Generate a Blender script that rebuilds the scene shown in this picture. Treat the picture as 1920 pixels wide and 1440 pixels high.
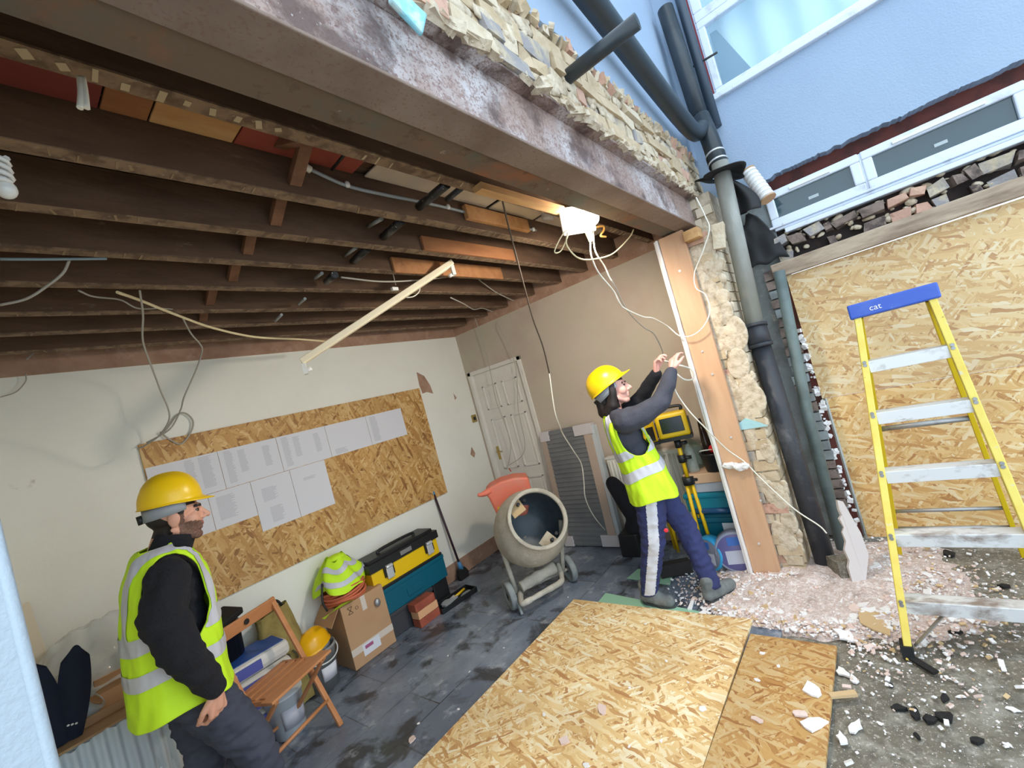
import bpy, math, random
from mathutils import Vector, Matrix, noise, Euler
random.seed(7)
for o in list(bpy.data.objects): bpy.data.objects.remove(o)
SC=bpy.context.scene; COL=SC.collection
# ---------------------------------------------------------------- camera
H=1.68; FPX=815.37
RT=Vector((0.60725824,-0.74842734,-0.26663448)); DN=Vector((-0.14821849,0.2229901,-0.96348674)); FW=Vector((0.78055667,0.62460542,0.0244818))
CAM=Vector((0,0,H))
cd=bpy.data.cameras.new('camera'); co=bpy.data.objects.new('camera',cd); COL.objects.link(co)
cd.sensor_fit='HORIZONTAL'; cd.sensor_width=36; cd.lens=FPX/1920*36; cd.clip_start=.02; cd.clip_end=100
co.matrix_world=Matrix(((RT.x,-DN.x,-FW.x,0),(RT.y,-DN.y,-FW.y,0),(RT.z,-DN.z,-FW.z,H),(0,0,0,1)))
SC.camera=co
# ---------------------------------------------------------------- light and exposure
w=bpy.data.worlds.new('overcast_sky'); SC.world=w; w.use_nodes=True
bg=w.node_tree.nodes['Background']; bg.inputs[0].default_value=(.73,.87,1,1); bg.inputs[1].default_value=1.85
SC.view_settings.view_transform='Standard'; SC.view_settings.look='None'; SC.view_settings.gamma=1; SC.view_settings.use_curve_mapping=False
SC.view_settings.exposure=.58
LAMP_W=62
# ---------------------------------------------------------------- helpers
def P(u,v,ax,val):
    "the place where the sight line of a measured point meets a wall, floor or ceiling plane (ax 0 x, 1 y, 2 z)"
    d=RT*((u-960)/FPX)+DN*((v-720)/FPX)+FW
    return CAM+d*((val-CAM[ax])/d[ax])
def smoothpath(pts,k=6):
    pts=[Vector(p) for p in pts]
    if len(pts)<3: return pts
    q=[pts[0]*2-pts[1]]+pts+[pts[-1]*2-pts[-2]]; out=[]
    for i in range(1,len(q)-2):
        a,b,c,d=q[i-1:i+3]
        for j in range(k):
            t=j/k; out.append(.5*((2*b)+(c-a)*t+(2*a-5*b+4*c-d)*t*t+(3*b-a-3*c+d)*t*t*t))
    out.append(pts[-1]); return out
class MB:
    def __init__(s): s.v=[];s.f=[];s.m=[];s.s=[];s.mi=0
    def add(s,vs,fs,smooth=False):
        o=len(s.v); s.v+= [Vector(x) for x in vs]
        for f in fs: s.f.append([o+i for i in f]); s.m.append(s.mi); s.s.append(smooth)
        return o
    def box(s,x0,x1,y0,y1,z0,z1,M=None):
        vs=[Vector((x,y,z)) for x in (x0,x1) for y in (y0,y1) for z in (z0,z1)]
        if M: vs=[M@v for v in vs]
        s.add(vs,[(0,1,3,2),(4,6,7,5),(0,4,5,1),(2,3,7,6),(0,2,6,4),(1,5,7,3)]); return s
    def obox(s,c,sz,rot=(0,0,0)):
        M=Matrix.Translation(c)@Euler(rot).to_matrix().to_4x4(); a,b,h=[q/2 for q in sz]
        return s.box(-a,a,-b,b,-h,h,M)
    def bar(s,p0,p1,wd,th,up=(0,0,1)):
        p0=Vector(p0);p1=Vector(p1); d=(p1-p0).normalized(); u=Vector(up); a=d.cross(u)
        if a.length<1e-4: a=d.cross(Vector((1,0,0)))
        a.normalize(); b=a.cross(d); a=a*wd/2; b=b*th/2
        vs=[p+i*a+j*b for p in (p0,p1) for i,j in ((-1,-1),(1,-1),(1,1),(-1,1))]
        s.add(vs,[(3,2,1,0),(4,5,6,7),(0,1,5,4),(1,2,6,5),(2,3,7,6),(3,0,4,7)]); return s
    def tube(s,pts,r,n=8,closed=False,smooth=True):
        pts=[Vector(p) for p in pts]; N=len(pts); rs=r if isinstance(r,(list,tuple)) else [r]*N
        t=(pts[1]-pts[0]).normalized(); u=t.orthogonal().normalized(); vs=[]
        for i,p in enumerate(pts):
            if closed: t2=(pts[(i+1)%N]-pts[i-1]).normalized()
            else: t2=(pts[min(i+1,N-1)]-pts[max(i-1,0)]).normalized()
            u=(u-t2*u.dot(t2)).normalized(); b=t2.cross(u)
            for k in range(n):
                a=2*math.pi*k/n; vs.append(p+(u*math.cos(a)+b*math.sin(a))*rs[i])
        fs=[]
        for i in range(N if closed else N-1):
            j=(i+1)%N
            for k in range(n): fs.append((i*n+k,i*n+(k+1)%n,j*n+(k+1)%n,j*n+k))
        o=s.add(vs,fs,smooth)
        if not closed:
            s.f.append([o+k for k in range(n)][::-1]);s.m.append(s.mi);s.s.append(False)
            s.f.append([o+(N-1)*n+k for k in range(n)]);s.m.append(s.mi);s.s.append(False)
        return s
    def cyl(s,p0,p1,r0,r1=None,n=20): return s.tube([p0,p1],[r0,r0 if r1 is None else r1],n)
    def lathe(s,prof,n=28,M=None,smooth=True,caps=True):
        vs=[];K=len(prof)
        for k in range(n):
            a=2*math.pi*k/n
            for r,z in prof: vs.append(Vector((r*math.cos(a),r*math.sin(a),z)))
        if M: vs=[M@v for v in vs]
        fs=[]
        for k in range(n):
            j=(k+1)%n
            for i in range(K-1): fs.append((k*K+i,j*K+i,j*K+i+1,k*K+i+1))
        o=s.add(vs,fs,smooth)
        if caps:
            for i,rev in ((0,True),(K-1,False)):
                if prof[i][0]>1e-4:
                    q=[o+k*K+i for k in range(n)]; s.f.append(q[::-1] if rev else q);s.m.append(s.mi);s.s.append(False)
        return s
    def ell(s,c,r,M=None,nu=16,nv=10):
        vs=[];c=Vector(c)
        for i in range(nv+1):
            th=math.pi*i/nv
            for k in range(nu):
                a=2*math.pi*k/nu; p=Vector((r[0]*math.sin(th)*math.cos(a),r[1]*math.sin(th)*math.sin(a),r[2]*math.cos(th)))
                vs.append(c+(M@p if M else p))
        s.add(vs,[(i*nu+k,(i+1)*nu+k,(i+1)*nu+(k+1)%nu,i*nu+(k+1)%nu) for i in range(nv) for k in range(nu)],True); return s
    def prism(s,poly,th,M=None):
        n=len(poly); vs=[Vector((x,y,0)) for x,y in poly]+[Vector((x,y,th)) for x,y in poly]
        if M: vs=[M@v for v in vs]
        s.add(vs,[list(range(n))[::-1],list(range(n,2*n))]+[(i,(i+1)%n,n+(i+1)%n,n+i) for i in range(n)]); return s
    def grid(s,fn,nu,nv,smooth=True,wrap=False):
        vs=[fn(i/(nu if wrap else nu-1),j/(nv-1)) for i in range(nu) for j in range(nv)]
        s.add(vs,[(i*nv+j,((i+1)%nu)*nv+j,((i+1)%nu)*nv+j+1,i*nv+j+1) for i in range(nu if wrap else nu-1) for j in range(nv-1)],smooth); return s
    def jitter(s,a,sc=9.,start=0):
        for i in range(start,len(s.v)): s.v[i]=s.v[i]+noise.noise_vector(s.v[i]*sc)*a
        return s
def setp(o,label=None,cat=None,group=None,kind=None):
    if label: o['label']=label
    if cat: o['category']=cat
    if group: o['group']=group
    if kind: o['kind']=kind
    return o
def obj(name,mb,mats,parent=None,label=None,cat=None,group=None,kind=None,bevel=0,solid=0,local=False,sub=0):
    "links ONE mesh object; world coordinates unless local, origin moved to its base"
    vs=mb.v; M=Matrix.Identity(4); p=parent
    while p is not None:
        if p.parent is None and local: break
        M=p.matrix_basis@M; p=p.parent
    if parent is not None:
        inv=M.inverted(); vs=[inv@q for q in vs]
    mn=Vector([min(p[i] for p in vs) for i in range(3)]);mx=Vector([max(p[i] for p in vs) for i in range(3)])
    off=Vector(((mn.x+mx.x)/2,(mn.y+mx.y)/2,mn.z))
    me=bpy.data.meshes.new(name); me.from_pydata([p-off for p in vs],[],mb.f); 
    if not isinstance(mats,(list,tuple)): mats=[mats]
    for m in mats: me.materials.append(m)
    me.polygons.foreach_set('material_index',mb.m); me.polygons.foreach_set('use_smooth',mb.s); me.update()
    o=bpy.data.objects.new(name,me); COL.objects.link(o); o.location=off
    if parent is not None: o.parent=parent
    if solid:
        md=o.modifiers.new('s','SOLIDIFY'); md.thickness=solid; md.offset=-1
    if sub:
        md=o.modifiers.new('u','SUBSURF'); md.levels=sub; md.render_levels=sub
    if bevel:
        md=o.modifiers.new('b','BEVEL'); md.width=bevel; md.segments=2; md.limit_method='ANGLE'; md.angle_limit=.7
    return setp(o,label,cat,group,kind)
def thing(name,label,cat,loc=(0,0,0),rotz=0,group=None):
    o=bpy.data.objects.new(name,None); COL.objects.link(o); o.empty_display_size=.1
    o.matrix_basis=Matrix.Translation(Vector(loc))@Matrix.Rotation(rotz,4,'Z')
    return setp(o,label,cat,group)
def struct(name,mb,mats,parent=None,**k): return obj(name,mb,mats,parent,kind='structure' if parent is None else None,**k)
def dup(o,label=None,parent=None,loc=None,rotz=None):
    c=o.copy(); COL.objects.link(c)
    if parent is not None: c.parent=parent
    if loc is not None: c.location=loc
    if rotz is not None: c.rotation_euler=(0,0,rotz)
    if label: c['label']=label
    for ch in list(o.children): dup(ch,parent=c)
    return c
# ---------------------------------------------------------------- materials
def nt(name):
    m=bpy.data.materials.new(name); m.use_nodes=True; t=m.node_tree; b=t.nodes['Principled BSDF']; return m,t,b
def N(t,ty,**k):
    n=t.nodes.new(ty)
    for a,v in k.items():
        if a in n.inputs: n.inputs[a].default_value=v
        else: setattr(n,a,v)
    return n
def c4(c): return tuple(c)+((1,) if len(c)==3 else ())
def ramp(t,fac,stops):
    r=N(t,'ShaderNodeValToRGB'); e=r.color_ramp.elements
    while len(e)<len(stops): e.new(.5)
    for x,(p,c) in zip(e,stops): x.position=p; x.color=c4(c)
    t.links.new(fac,r.inputs[0]); return r.outputs[0]
def mixc(t,fac,a,b,mode='MIX'):
    n=N(t,'ShaderNodeMix',data_type='RGBA',blend_type=mode)
    for i,x in ((0,fac),(6,a),(7,b)):
        if isinstance(x,(int,float)): n.inputs[i].default_value=x
        elif isinstance(x,(tuple,list)): n.inputs[i].default_value=c4(x)
        else: t.links.new(x,n.inputs[i])
    return n.outputs[2]
def coord(t,obj_=False,scale=(1,1,1),rot=(0,0,0)):
    src=N(t,'ShaderNodeTexCoord').outputs['Object'] if obj_ else N(t,'ShaderNodeNewGeometry').outputs['Position']
    mp=N(t,'ShaderNodeMapping'); mp.inputs['Scale'].default_value=scale; mp.inputs['Rotation'].default_value=rot
    t.links.new(src,mp.inputs[0]); return mp.outputs[0]
def noi(t,vec,scale,detail=4,rough=.55,dist=0):
    n=N(t,'ShaderNodeTexNoise'); n.inputs['Scale'].default_value=scale; n.inputs['Detail'].default_value=detail; n.inputs['Roughness'].default_value=rough; n.inputs['Distortion'].default_value=dist
    t.links.new(vec,n.inputs['Vector']); return n.outputs['Fac']
def bumpit(t,b,h,strength=.3,dist=.01):
    n=N(t,'ShaderNodeBump'); n.inputs['Strength'].default_value=strength; n.inputs['Distance'].default_value=dist
    t.links.new(h,n.inputs['Height']); t.links.new(n.outputs[0],b.inputs['Normal'])
def mat(name,col,rough=.6,metal=0,layers=(),bump=0,bscale=40,spec=.5,oc=False,stretch=(1,1,1),emit=0,trans=0,alpha=1):
    """layers: (colour, noise scale, low, high, amount)"""
    m,t,b=nt(name); vec=coord(t,oc,stretch); c=None
    for i,(lc,sc,lo,hi,am) in enumerate(layers):
        f=noi(t,vec,sc,5,.6,.2); r=ramp(t,f,[(lo,(0,0,0)),(hi,(am,am,am))]); c=mixc(t,r,c if c is not None else col,lc)
    if c is None: b.inputs['Base Color'].default_value=c4(col)
    else: t.links.new(c,b.inputs['Base Color'])
    b.inputs['Roughness'].default_value=rough; b.inputs['Metallic'].default_value=metal; b.inputs['Specular IOR Level'].default_value=spec
    if bump: bumpit(t,b,noi(t,vec,bscale,4),bump)
    if emit: b.inputs['Emission Color'].default_value=c4(col); b.inputs['Emission Strength'].default_value=emit
    b.inputs['Transmission Weight'].default_value=trans; b.inputs['Alpha'].default_value=alpha
    return m
def osb(name,oc,cols,axis='Z',scale=1.,grain=.35):
    """oriented strand board: several layers of long flakes at different angles"""
    m,t,b=nt(name); prev=None
    pre={'Z':(0,0,0),'Y':(math.pi/2,0,0),'X':(0,math.pi/2,0)}[axis]
    base=coord(t,oc); 
    m0=N(t,'ShaderNodeMapping'); m0.inputs['Rotation'].default_value=pre; t.links.new(base,m0.inputs[0])
    warp=N(t,'ShaderNodeTexNoise'); warp.inputs['Scale'].default_value=14; t.links.new(m0.outputs[0],warp.inputs['Vector'])
    ad=N(t,'ShaderNodeMix',data_type='VECTOR'); ad.inputs[0].default_value=.03; t.links.new(m0.outputs[0],ad.inputs[4]); t.links.new(warp.outputs['Color'],ad.inputs[5])
    hts=None
    for i,(ang,sx,sy) in enumerate(((.1,10,60),(1.0,12,70),(-.7,11,56),(1.9,13,84),(.45,9,46),(-.25,12,78),(2.5,11,62),(.75,13,90),(-1.3,12,66))):
        mr=N(t,'ShaderNodeMapping'); mr.inputs['Rotation'].default_value=(0,0,ang); mr.inputs['Location'].default_value=(i*3.7,i*1.3,0); t.links.new(ad.outputs[1],mr.inputs[0])
        mp=N(t,'ShaderNodeMapping'); mp.inputs['Scale'].default_value=(sx*scale,sy*scale,.001); t.links.new(mr.outputs[0],mp.inputs[0])
        vo=N(t,'ShaderNodeTexVoronoi'); vo.inputs['Scale'].default_value=1; vo.inputs['Randomness'].default_value=1; t.links.new(mp.outputs[0],vo.inputs['Vector'])
        sp=N(t,'ShaderNodeSeparateColor'); t.links.new(vo.outputs['Color'],sp.inputs[0])
        gm=N(t,'ShaderNodeMapping'); gm.inputs['Scale'].default_value=(14*scale,220*scale,.01); t.links.new(mr.outputs[0],gm.inputs[0])
        gr=noi(t,gm.outputs[0],1,2)
        mm=N(t,'ShaderNodeMath',operation='MULTIPLY_ADD'); t.links.new(gr,mm.inputs[0]); mm.inputs[1].default_value=grain; t.links.new(sp.outputs[0],mm.inputs[2])
        sb=N(t,'ShaderNodeMath',operation='SUBTRACT'); t.links.new(mm.outputs[0],sb.inputs[0]); sb.inputs[1].default_value=grain*.5
        c=ramp(t,sb.outputs[0],cols)
        if prev is None: prev=c; hts=sp.outputs[0]
        else:
            th=N(t,'ShaderNodeMath',operation='GREATER_THAN'); t.links.new(sp.outputs[1],th.inputs[0]); th.inputs[1].default_value=.60
            prev=mixc(t,th.outputs[0],prev,c)
            hm=N(t,'ShaderNodeMix',data_type='FLOAT'); t.links.new(th.outputs[0],hm.inputs[0]); t.links.new(hts,hm.inputs[2]); t.links.new(sp.outputs[2],hm.inputs[3]); hts=hm.outputs[0]
    big=noi(t,base,2.2,3); prev=mixc(t,ramp(t,big,[(.4,(0,0,0)),(.75,(.35,.35,.35))]),prev,(.35,.2,.08))
    t.links.new(prev,b.inputs['Base Color']); b.inputs['Roughness'].default_value=.6
    bumpit(t,b,hts,.25,.004); return m
def S(r,g,b):
    f=lambda x:(x/255/12.92 if x/255<=.04045 else ((x/255+.055)/1.055)**2.4)
    return (f(r),f(g),f(b))
OSBL=[(0,S(186,132,82)),(.18,S(218,174,114)),(.5,S(238,204,144)),(.75,S(244,218,168)),(1,S(252,240,208))]
OSBD=[(0,S(140,92,44)),(.2,S(184,134,70)),(.5,S(202,156,90)),(.75,S(212,170,106)),(1,S(224,190,134))]
m_osbfloor=osb('osb_floor_sheet',False,OSBL,'Z',.9)
m_osbwall=osb('osb_wall_sheet',False,[(p,tuple((y*(1-k)+z*k)*f_ for y,z,k,f_ in zip(c,S(232,210,170),(.2,.2,.2),(.88,.84,.80)))) for p,c in OSBL],'X',.8)
m_osbboard=osb('osb_notice_board',False,OSBD,'Y',.75)
m_osbwall2=osb('osb_wall_sheet_warm',False,[(p,tuple(x*y for x,y in zip(c,(.94,.86,.74)))) for p,c in OSBL],'X',.8)
m_paint=mat('white_wall_paint',S(240,240,230),.7,layers=((S(230,228,216),1.3,.4,.7,.6),(S(168,150,132),3.5,.70,.74,.55),(S(120,112,104),14,.80,.83,.5)),bump=.08,bscale=60)
m_plaster=mat('pink_plaster',S(198,182,167),.75,layers=((S(190,182,160),1.6,.35,.65,.8),(S(186,163,151),2.3,.5,.72,.7),(S(150,130,116),9,.70,.78,.35)),bump=.05)
m_rawplaster=mat('raw_plaster_strip',S(172,138,116),.85,layers=((S(150,112,92),7,.45,.65,.7),(S(196,164,146),12,.55,.7,.6)),bump=.3,bscale=50)
m_render=mat('white_render',S(158,177,199),.8,layers=((S(145,164,188),1.1,.35,.7,.7),(S(170,160,150),5,.74,.8,.4)),bump=.35,bscale=90)
m_pier=mat('white_pier_paint',S(168,178,186),.7,layers=((S(160,171,180),2,.4,.7,.6),),bump=.25,bscale=120)
m_white=mat('white_gloss',S(226,226,222),.35)
m_door=mat('white_door_paint',S(228,224,216),.4,layers=((S(214,206,196),4,.5,.75,.4),))
m_upvc=mat('white_window_frame',S(216,224,236),.4,layers=((S(160,160,165),6,.58,.72,.6),(S(120,80,70),22,.68,.72,.5)))
m_wood=lambda n,a,b,d=S(40,26,18),st=(1,1,1):mat(n,a,.75,layers=((b,14,.4,.65,.8),(d,7,.6,.75,.4)),bump=.25,bscale=40,stretch=st)
m_joist=mat('old_dark_joist',S(100,76,58),.85,layers=((S(78,56,40),12,.4,.65,.8),(S(50,38,32),5,.58,.75,.5),(S(140,122,106),26,.66,.74,.45)),bump=.3,stretch=(.3,1,1))
m_joistb=mat('joist_underside',S(140,116,92),.85,layers=((S(86,66,52),16,.42,.6,.8),(S(160,142,120),34,.60,.68,.6)),bump=.3)
m_batten=m_wood('new_batten',S(206,164,112),S(176,128,78),S(120,84,52),(.15,1,1))
m_brownboard=m_wood('brown_board',S(160,108,70),S(136,88,54),S(100,62,40),(.2,1,1))
m_stud=mat('orange_timber_post',S(208,166,132),.65,layers=((S(194,148,112),10,.4,.7,.7),(S(120,74,48),5,.7,.78,.6)),bump=.1,stretch=(1,1,.15))
m_oldtimber=mat('weathered_timber',S(186,166,144),.85,layers=((S(120,98,80),12,.4,.65,.8),(S(80,62,50),24,.6,.7,.6)),bump=.3,stretch=(1,.2,1))
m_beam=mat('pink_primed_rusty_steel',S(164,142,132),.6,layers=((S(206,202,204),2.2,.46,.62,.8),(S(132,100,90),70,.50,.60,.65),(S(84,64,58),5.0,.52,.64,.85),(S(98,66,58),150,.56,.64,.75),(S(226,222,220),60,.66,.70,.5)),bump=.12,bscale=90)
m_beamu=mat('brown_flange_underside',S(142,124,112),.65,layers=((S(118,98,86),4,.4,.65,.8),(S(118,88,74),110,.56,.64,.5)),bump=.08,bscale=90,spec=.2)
m_beam2=mat('rust_stained_beam',S(112,95,80),.7,layers=((S(146,92,62),3.4,.52,.66,.8),(S(96,98,88),4.4,.52,.64,.8),(S(90,70,58),18,.58,.66,.6),(S(190,176,160),16,.70,.75,.7)),bump=.12,spec=.2)
m_slate=None
def slate():
    m,t,b=nt('dark_slate_floor'); v=coord(t)
    br=N(t,'ShaderNodeTexBrick'); br.inputs['Scale'].default_value=1; br.inputs['Mortar Size'].default_value=.004; br.inputs['Brick Width'].default_value=.6; br.inputs['Row Height'].default_value=.3
    br.inputs['Color1'].default_value=c4(S(98,108,124)); br.inputs['Color2'].default_value=c4(S(112,122,138)); br.inputs['Mortar'].default_value=c4(S(60,60,62)); t.links.new(v,br.inputs['Vector'])
    c=br.outputs['Color']
    c=mixc(t,ramp(t,noi(t,v,1.7,6,.65),[(.45,(0,0,0)),(.62,(.75,.75,.75))]),c,S(140,150,164))
    wet=ramp(t,noi(t,v,3.1,4,.6,.4),[(.52,(0,0,0)),(.60,(.85,.85,.85))])
    c=mixc(t,wet,c,S(50,51,54))
    c=mixc(t,ramp(t,noi(t,v,6,6,.7),[(.56,(0,0,0)),(.66,(.6,.6,.6))]),c,S(178,184,192))
    t.links.new(c,b.inputs['Base Color'])
    t.links.new(ramp(t,noi(t,v,4,4),[(.4,(.22,.22,.22)),(.65,(.5,.5,.5))]),b.inputs['Roughness'])
    bumpit(t,b,noi(t,v,18,5),.12); return m
m_slate=slate()
m_conc=mat('dusty_concrete',S(122,114,99),.85,layers=((S(100,94,83),3,.4,.62,.85),(S(158,153,140),9,.48,.66,.75),(S(92,86,76),22,.54,.66,.7),(S(186,180,168),55,.56,.66,.7),(S(226,222,216),130,.62,.68,.8)),bump=.5,bscale=45)
m_dust=mat('pink_rubble_dust',S(200,178,168),.9,layers=((S(226,212,206),24,.45,.6,.8),(S(150,132,122),10,.56,.68,.7),(S(236,226,222),60,.55,.62,.8),(S(120,104,96),90,.62,.68,.7),(S(244,242,240),130,.60,.66,.8)),bump=.9,bscale=70)
BRK=[mat('yellow_stock_brick',S(196,176,146),.85,layers=((S(176,154,122),12,.4,.65,.8),(S(226,214,190),9,.6,.7,.7),(S(96,86,76),15,.66,.74,.6)),bump=.6,bscale=40),
 mat('pale_brick',S(208,194,170),.85,layers=((S(188,168,138),10,.45,.65,.8),(S(168,136,120),8,.64,.72,.6)),bump=.6,bscale=40),
 mat('blue_grey_brick',S(150,146,146),.85,layers=((S(196,180,150),9,.45,.6,.8),(S(90,92,104),14,.6,.7,.7)),bump=.6,bscale=40),
 mat('red_brick',S(196,156,136),.85,layers=((S(200,166,140),10,.5,.65,.8),(S(110,66,54),14,.6,.7,.6)),bump=.6,bscale=40),
 mat('lime_mortar',S(206,192,170),.9,layers=((S(160,140,112),20,.45,.65,.8),),bump=.7,bscale=50)]
m_dkbrick=mat('sooty_brick',S(136,120,110),.9,layers=((S(70,60,58),9,.45,.62,.9),(S(170,150,132),18,.62,.7,.8)),bump=.6,bscale=40)
m_grey=mat('grey_painted_brick',S(150,158,160),.8,layers=((S(118,120,116),6,.45,.65,.8),(S(178,170,158),14,.6,.68,.7)),bump=.4)
m_dark=mat('dark_cavity',S(44,36,34),.95,layers=((S(70,50,44),6,.5,.7,.8),),bump=.4)
m_redbrown=mat('red_brown_lintel',S(104,54,46),.85,layers=((S(70,42,38),8,.45,.65,.8),),bump=.3)
m_bpipe=mat('black_plastic_pipe',S(42,50,56),.38,layers=((S(70,78,84),5,.55,.75,.5),))
m_ipipe=mat('old_black_iron_pipe',S(52,54,60),.5,layers=((S(112,112,116),6,.55,.72,.7),(S(34,36,42),12,.5,.7,.6)),bump=.15)
m_gpipe=mat('galvanised_grey_pipe',S(150,150,142),.5,layers=((S(120,118,108),5,.4,.65,.7),(S(180,180,174),9,.55,.75,.6)),stretch=(1,1,.25))
m_membrane=mat('black_membrane',S(24,24,26),.6,bump=.3,bscale=15)
m_steel=mat('bright_metal',S(214,217,220),.3,.35)
m_dullmetal=mat('dull_aluminium',S(170,170,170),.45,.7,layers=((S(120,112,104),9,.55,.7,.6),))
m_black=mat('black_plastic',S(30,31,33),.45)
m_rubber=mat('black_rubber',S(26,26,27),.75)
m_cable=mat('white_cable',S(232,228,214),.5); m_cableg=mat('grey_cable',S(170,166,156),.6); m_cabled=mat('dark_frayed_cable',S(72,62,54),.8); m_cabley=mat('cream_cable',S(236,220,176),.5)
m_paper=mat('white_paper',S(222,222,228),.8); m_ink=mat('grey_print',S(194,194,201),.8)
m_yel=mat('yellow_plastic',S(246,202,20),.32); m_yel2=mat('yellow_tool_plastic',S(240,196,20),.4); m_ladyel=mat('yellow_fibreglass',S(236,214,104),.5,layers=((S(226,186,60),8,.4,.7,.6),(S(214,206,190),20,.64,.7,.7),(S(150,110,60),30,.68,.73,.6)))
m_hat2=mat('orange_yellow_helmet',S(246,182,14),.3)
m_hivis=mat('hi_vis_fabric',(.62,.95,.02),.7,layers=((S(176,224,20),3,.45,.7,.5),),bump=.15,bscale=25)
m_refl=mat('silver_reflective_tape',S(200,202,212),.4,layers=((S(176,178,190),6,.45,.65,.6),))
m_blue=mat('blue_plastic',S(56,92,190),.45,layers=((S(80,112,200),10,.5,.7,.5),(S(220,222,226),30,.66,.70,.8)))
m_teal=mat('teal_plastic',S(14,124,146),.4,layers=((S(10,104,124),4,.45,.7,.5),)); m_teal2=mat('dark_teal_plastic',S(8,92,112),.4)
m_card=mat('brown_cardboard',S(190,150,112),.8,layers=((S(174,134,98),3,.4,.7,.5),)); m_tape=mat('pale_packing_tape',S(214,200,186),.4)
m_orange=mat('faded_orange_metal',S(236,128,102),.55,layers=((S(214,150,130),7,.5,.7,.6),))
m_cement=mat('cement_crusted_steel',S(190,184,170),.85,layers=((S(160,154,142),6,.4,.65,.8),(S(206,200,186),16,.55,.7,.7)),bump=.5,bscale=50)
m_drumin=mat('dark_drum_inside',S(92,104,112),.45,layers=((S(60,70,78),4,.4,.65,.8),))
m_wheel=mat('grey_dusty_wheel',S(140,146,146),.8,layers=((S(110,116,118),9,.45,.65,.7),))
m_chair=mat('orange_stained_wood',S(204,140,92),.45,layers=((S(184,120,74),12,.4,.65,.7),),stretch=(.2,1,1),oc=True)
m_burlap=mat('olive_woven_sack',S(160,142,82),.9,layers=((S(130,112,62),10,.4,.65,.8),),bump=.4,bscale=120)
m_redb=mat('red_facing_brick',S(168,86,62),.85,layers=((S(140,66,50),12,.4,.65,.8),),bump=.4); m_tanb=mat('tan_facing_brick',S(222,168,124),.85,bump=.3)
m_bucket=mat('grey_bucket',S(140,140,138),.6,layers=((S(190,188,184),8,.5,.7,.6),))
m_green=mat('green_underlay_board',S(150,196,166),.7); m_dkgreen=mat('dark_green_cloth',S(20,62,56),.8)
m_navy=mat('navy_fabric',S(22,30,52),.85); m_blk=mat('black_fleece',S(24,25,32),.95,bump=.6,bscale=90)
m_slub=mat('charcoal_jumper',S(66,68,80),.9,layers=((S(54,56,66),6,.4,.65,.6),(S(220,220,224),16,.73,.75,.9)),bump=.3,bscale=70)
m_trou=mat('grey_navy_trousers',S(66,70,86),.9,layers=((S(50,54,70),5,.4,.65,.7),),bump=.3,bscale=30); m_navytr=mat('navy_tracksuit',S(46,54,100),.85,layers=((S(38,44,86),6,.4,.65,.6),),bump=.15)
m_stripe=mat('pale_side_stripe',S(206,208,216),.8)
m_skin=mat('skin',S(214,160,136),.5,layers=((S(200,138,118),12,.45,.7,.5),)); m_skinp=mat('pale_pink_skin',S(226,172,158),.5,layers=((S(214,148,138),12,.45,.7,.5),))
m_hair=mat('dark_hair',S(34,26,24),.6); m_beard=mat('short_beard',S(128,96,82),.8,layers=((S(92,66,56),120,.4,.6,.8),)); m_lip=mat('lips',S(176,100,92),.5); m_eye=mat('eye',S(44,32,30),.3)
m_boot=mat('dusty_grey_boot',S(122,126,124),.85,layers=((S(84,88,88),9,.4,.65,.8),(S(150,148,144),14,.6,.7,.6)),bump=.3); m_sole=mat('dark_sole',S(70,70,68),.9)
m_shard=mat('white_plaster_chip',S(238,234,232),.85); m_shardp=mat('pink_plaster_chip',S(222,196,184),.9,layers=((S(232,214,206),20,.5,.65,.7),)); m_bit=mat('black_bitumen',S(24,22,22),.8,bump=.6,bscale=60); m_tan=mat('tan_chip',S(206,176,132),.85)
m_rad=mat('radiator_enamel',S(222,222,214),.35); m_radgrey=mat('grey_wrapped_radiator',S(120,122,124),.55,layers=((S(98,100,104),3,.4,.65,.6),))
def film(name,col,alpha,rough=.15):
    m,t,b=nt(name); b.inputs['Base Color'].default_value=c4(col); b.inputs['Roughness'].default_value=rough; b.inputs['Alpha'].default_value=alpha; bumpit(t,b,noi(t,coord(t),14,4),.6); return m
m_film=film('clear_polythene',S(236,242,242),.5); m_bubble=film('bubble_wrap',S(226,236,242),.62)
def glasspane(name,tint,tr):
    m,t,b=nt(name); b.inputs['Base Color'].default_value=c4(tint); b.inputs['Roughness'].default_value=.06; b.inputs['Alpha'].default_value=tr; b.inputs['Specular IOR Level'].default_value=.7; return m
m_pane=glasspane('window_glass',S(190,220,232),.14); m_pane2=glasspane('frosted_dark_glass',S(52,74,80),.97)
m_bottle=glasspane('green_bottle_glass',S(120,150,130),.45); m_pet=glasspane('clear_bottle',S(200,210,206),.35)
# ================================================================ the setting
YW=3.70; XD=3.80; XF=3.9; ZC=2.62
b=MB(); b.box(-.6,4.0,.70,YW+.2,-.12,0); struct('floor',b,m_slate)
b=MB(); b.grid(lambda u,v:Vector((-3+8*u,-4+4.7*v,-.012+.012*noise.noise(Vector((u*14,v*14,0))))),50,40); b.box(-3,5,-4,.70,-.2,-.04); struct('yard_ground',b,m_conc)
b=MB(); b.box(-.6,3.95,YW,YW+.2,0,2.545); b.mi=1; b.box(-.6,3.95,YW-.004,YW+.2,2.545,2.9); b.box(-.6,3.95,YW-.012,YW+.1,0,.16); struct('wall_back',b,[m_paint,m_rawplaster])
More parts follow.
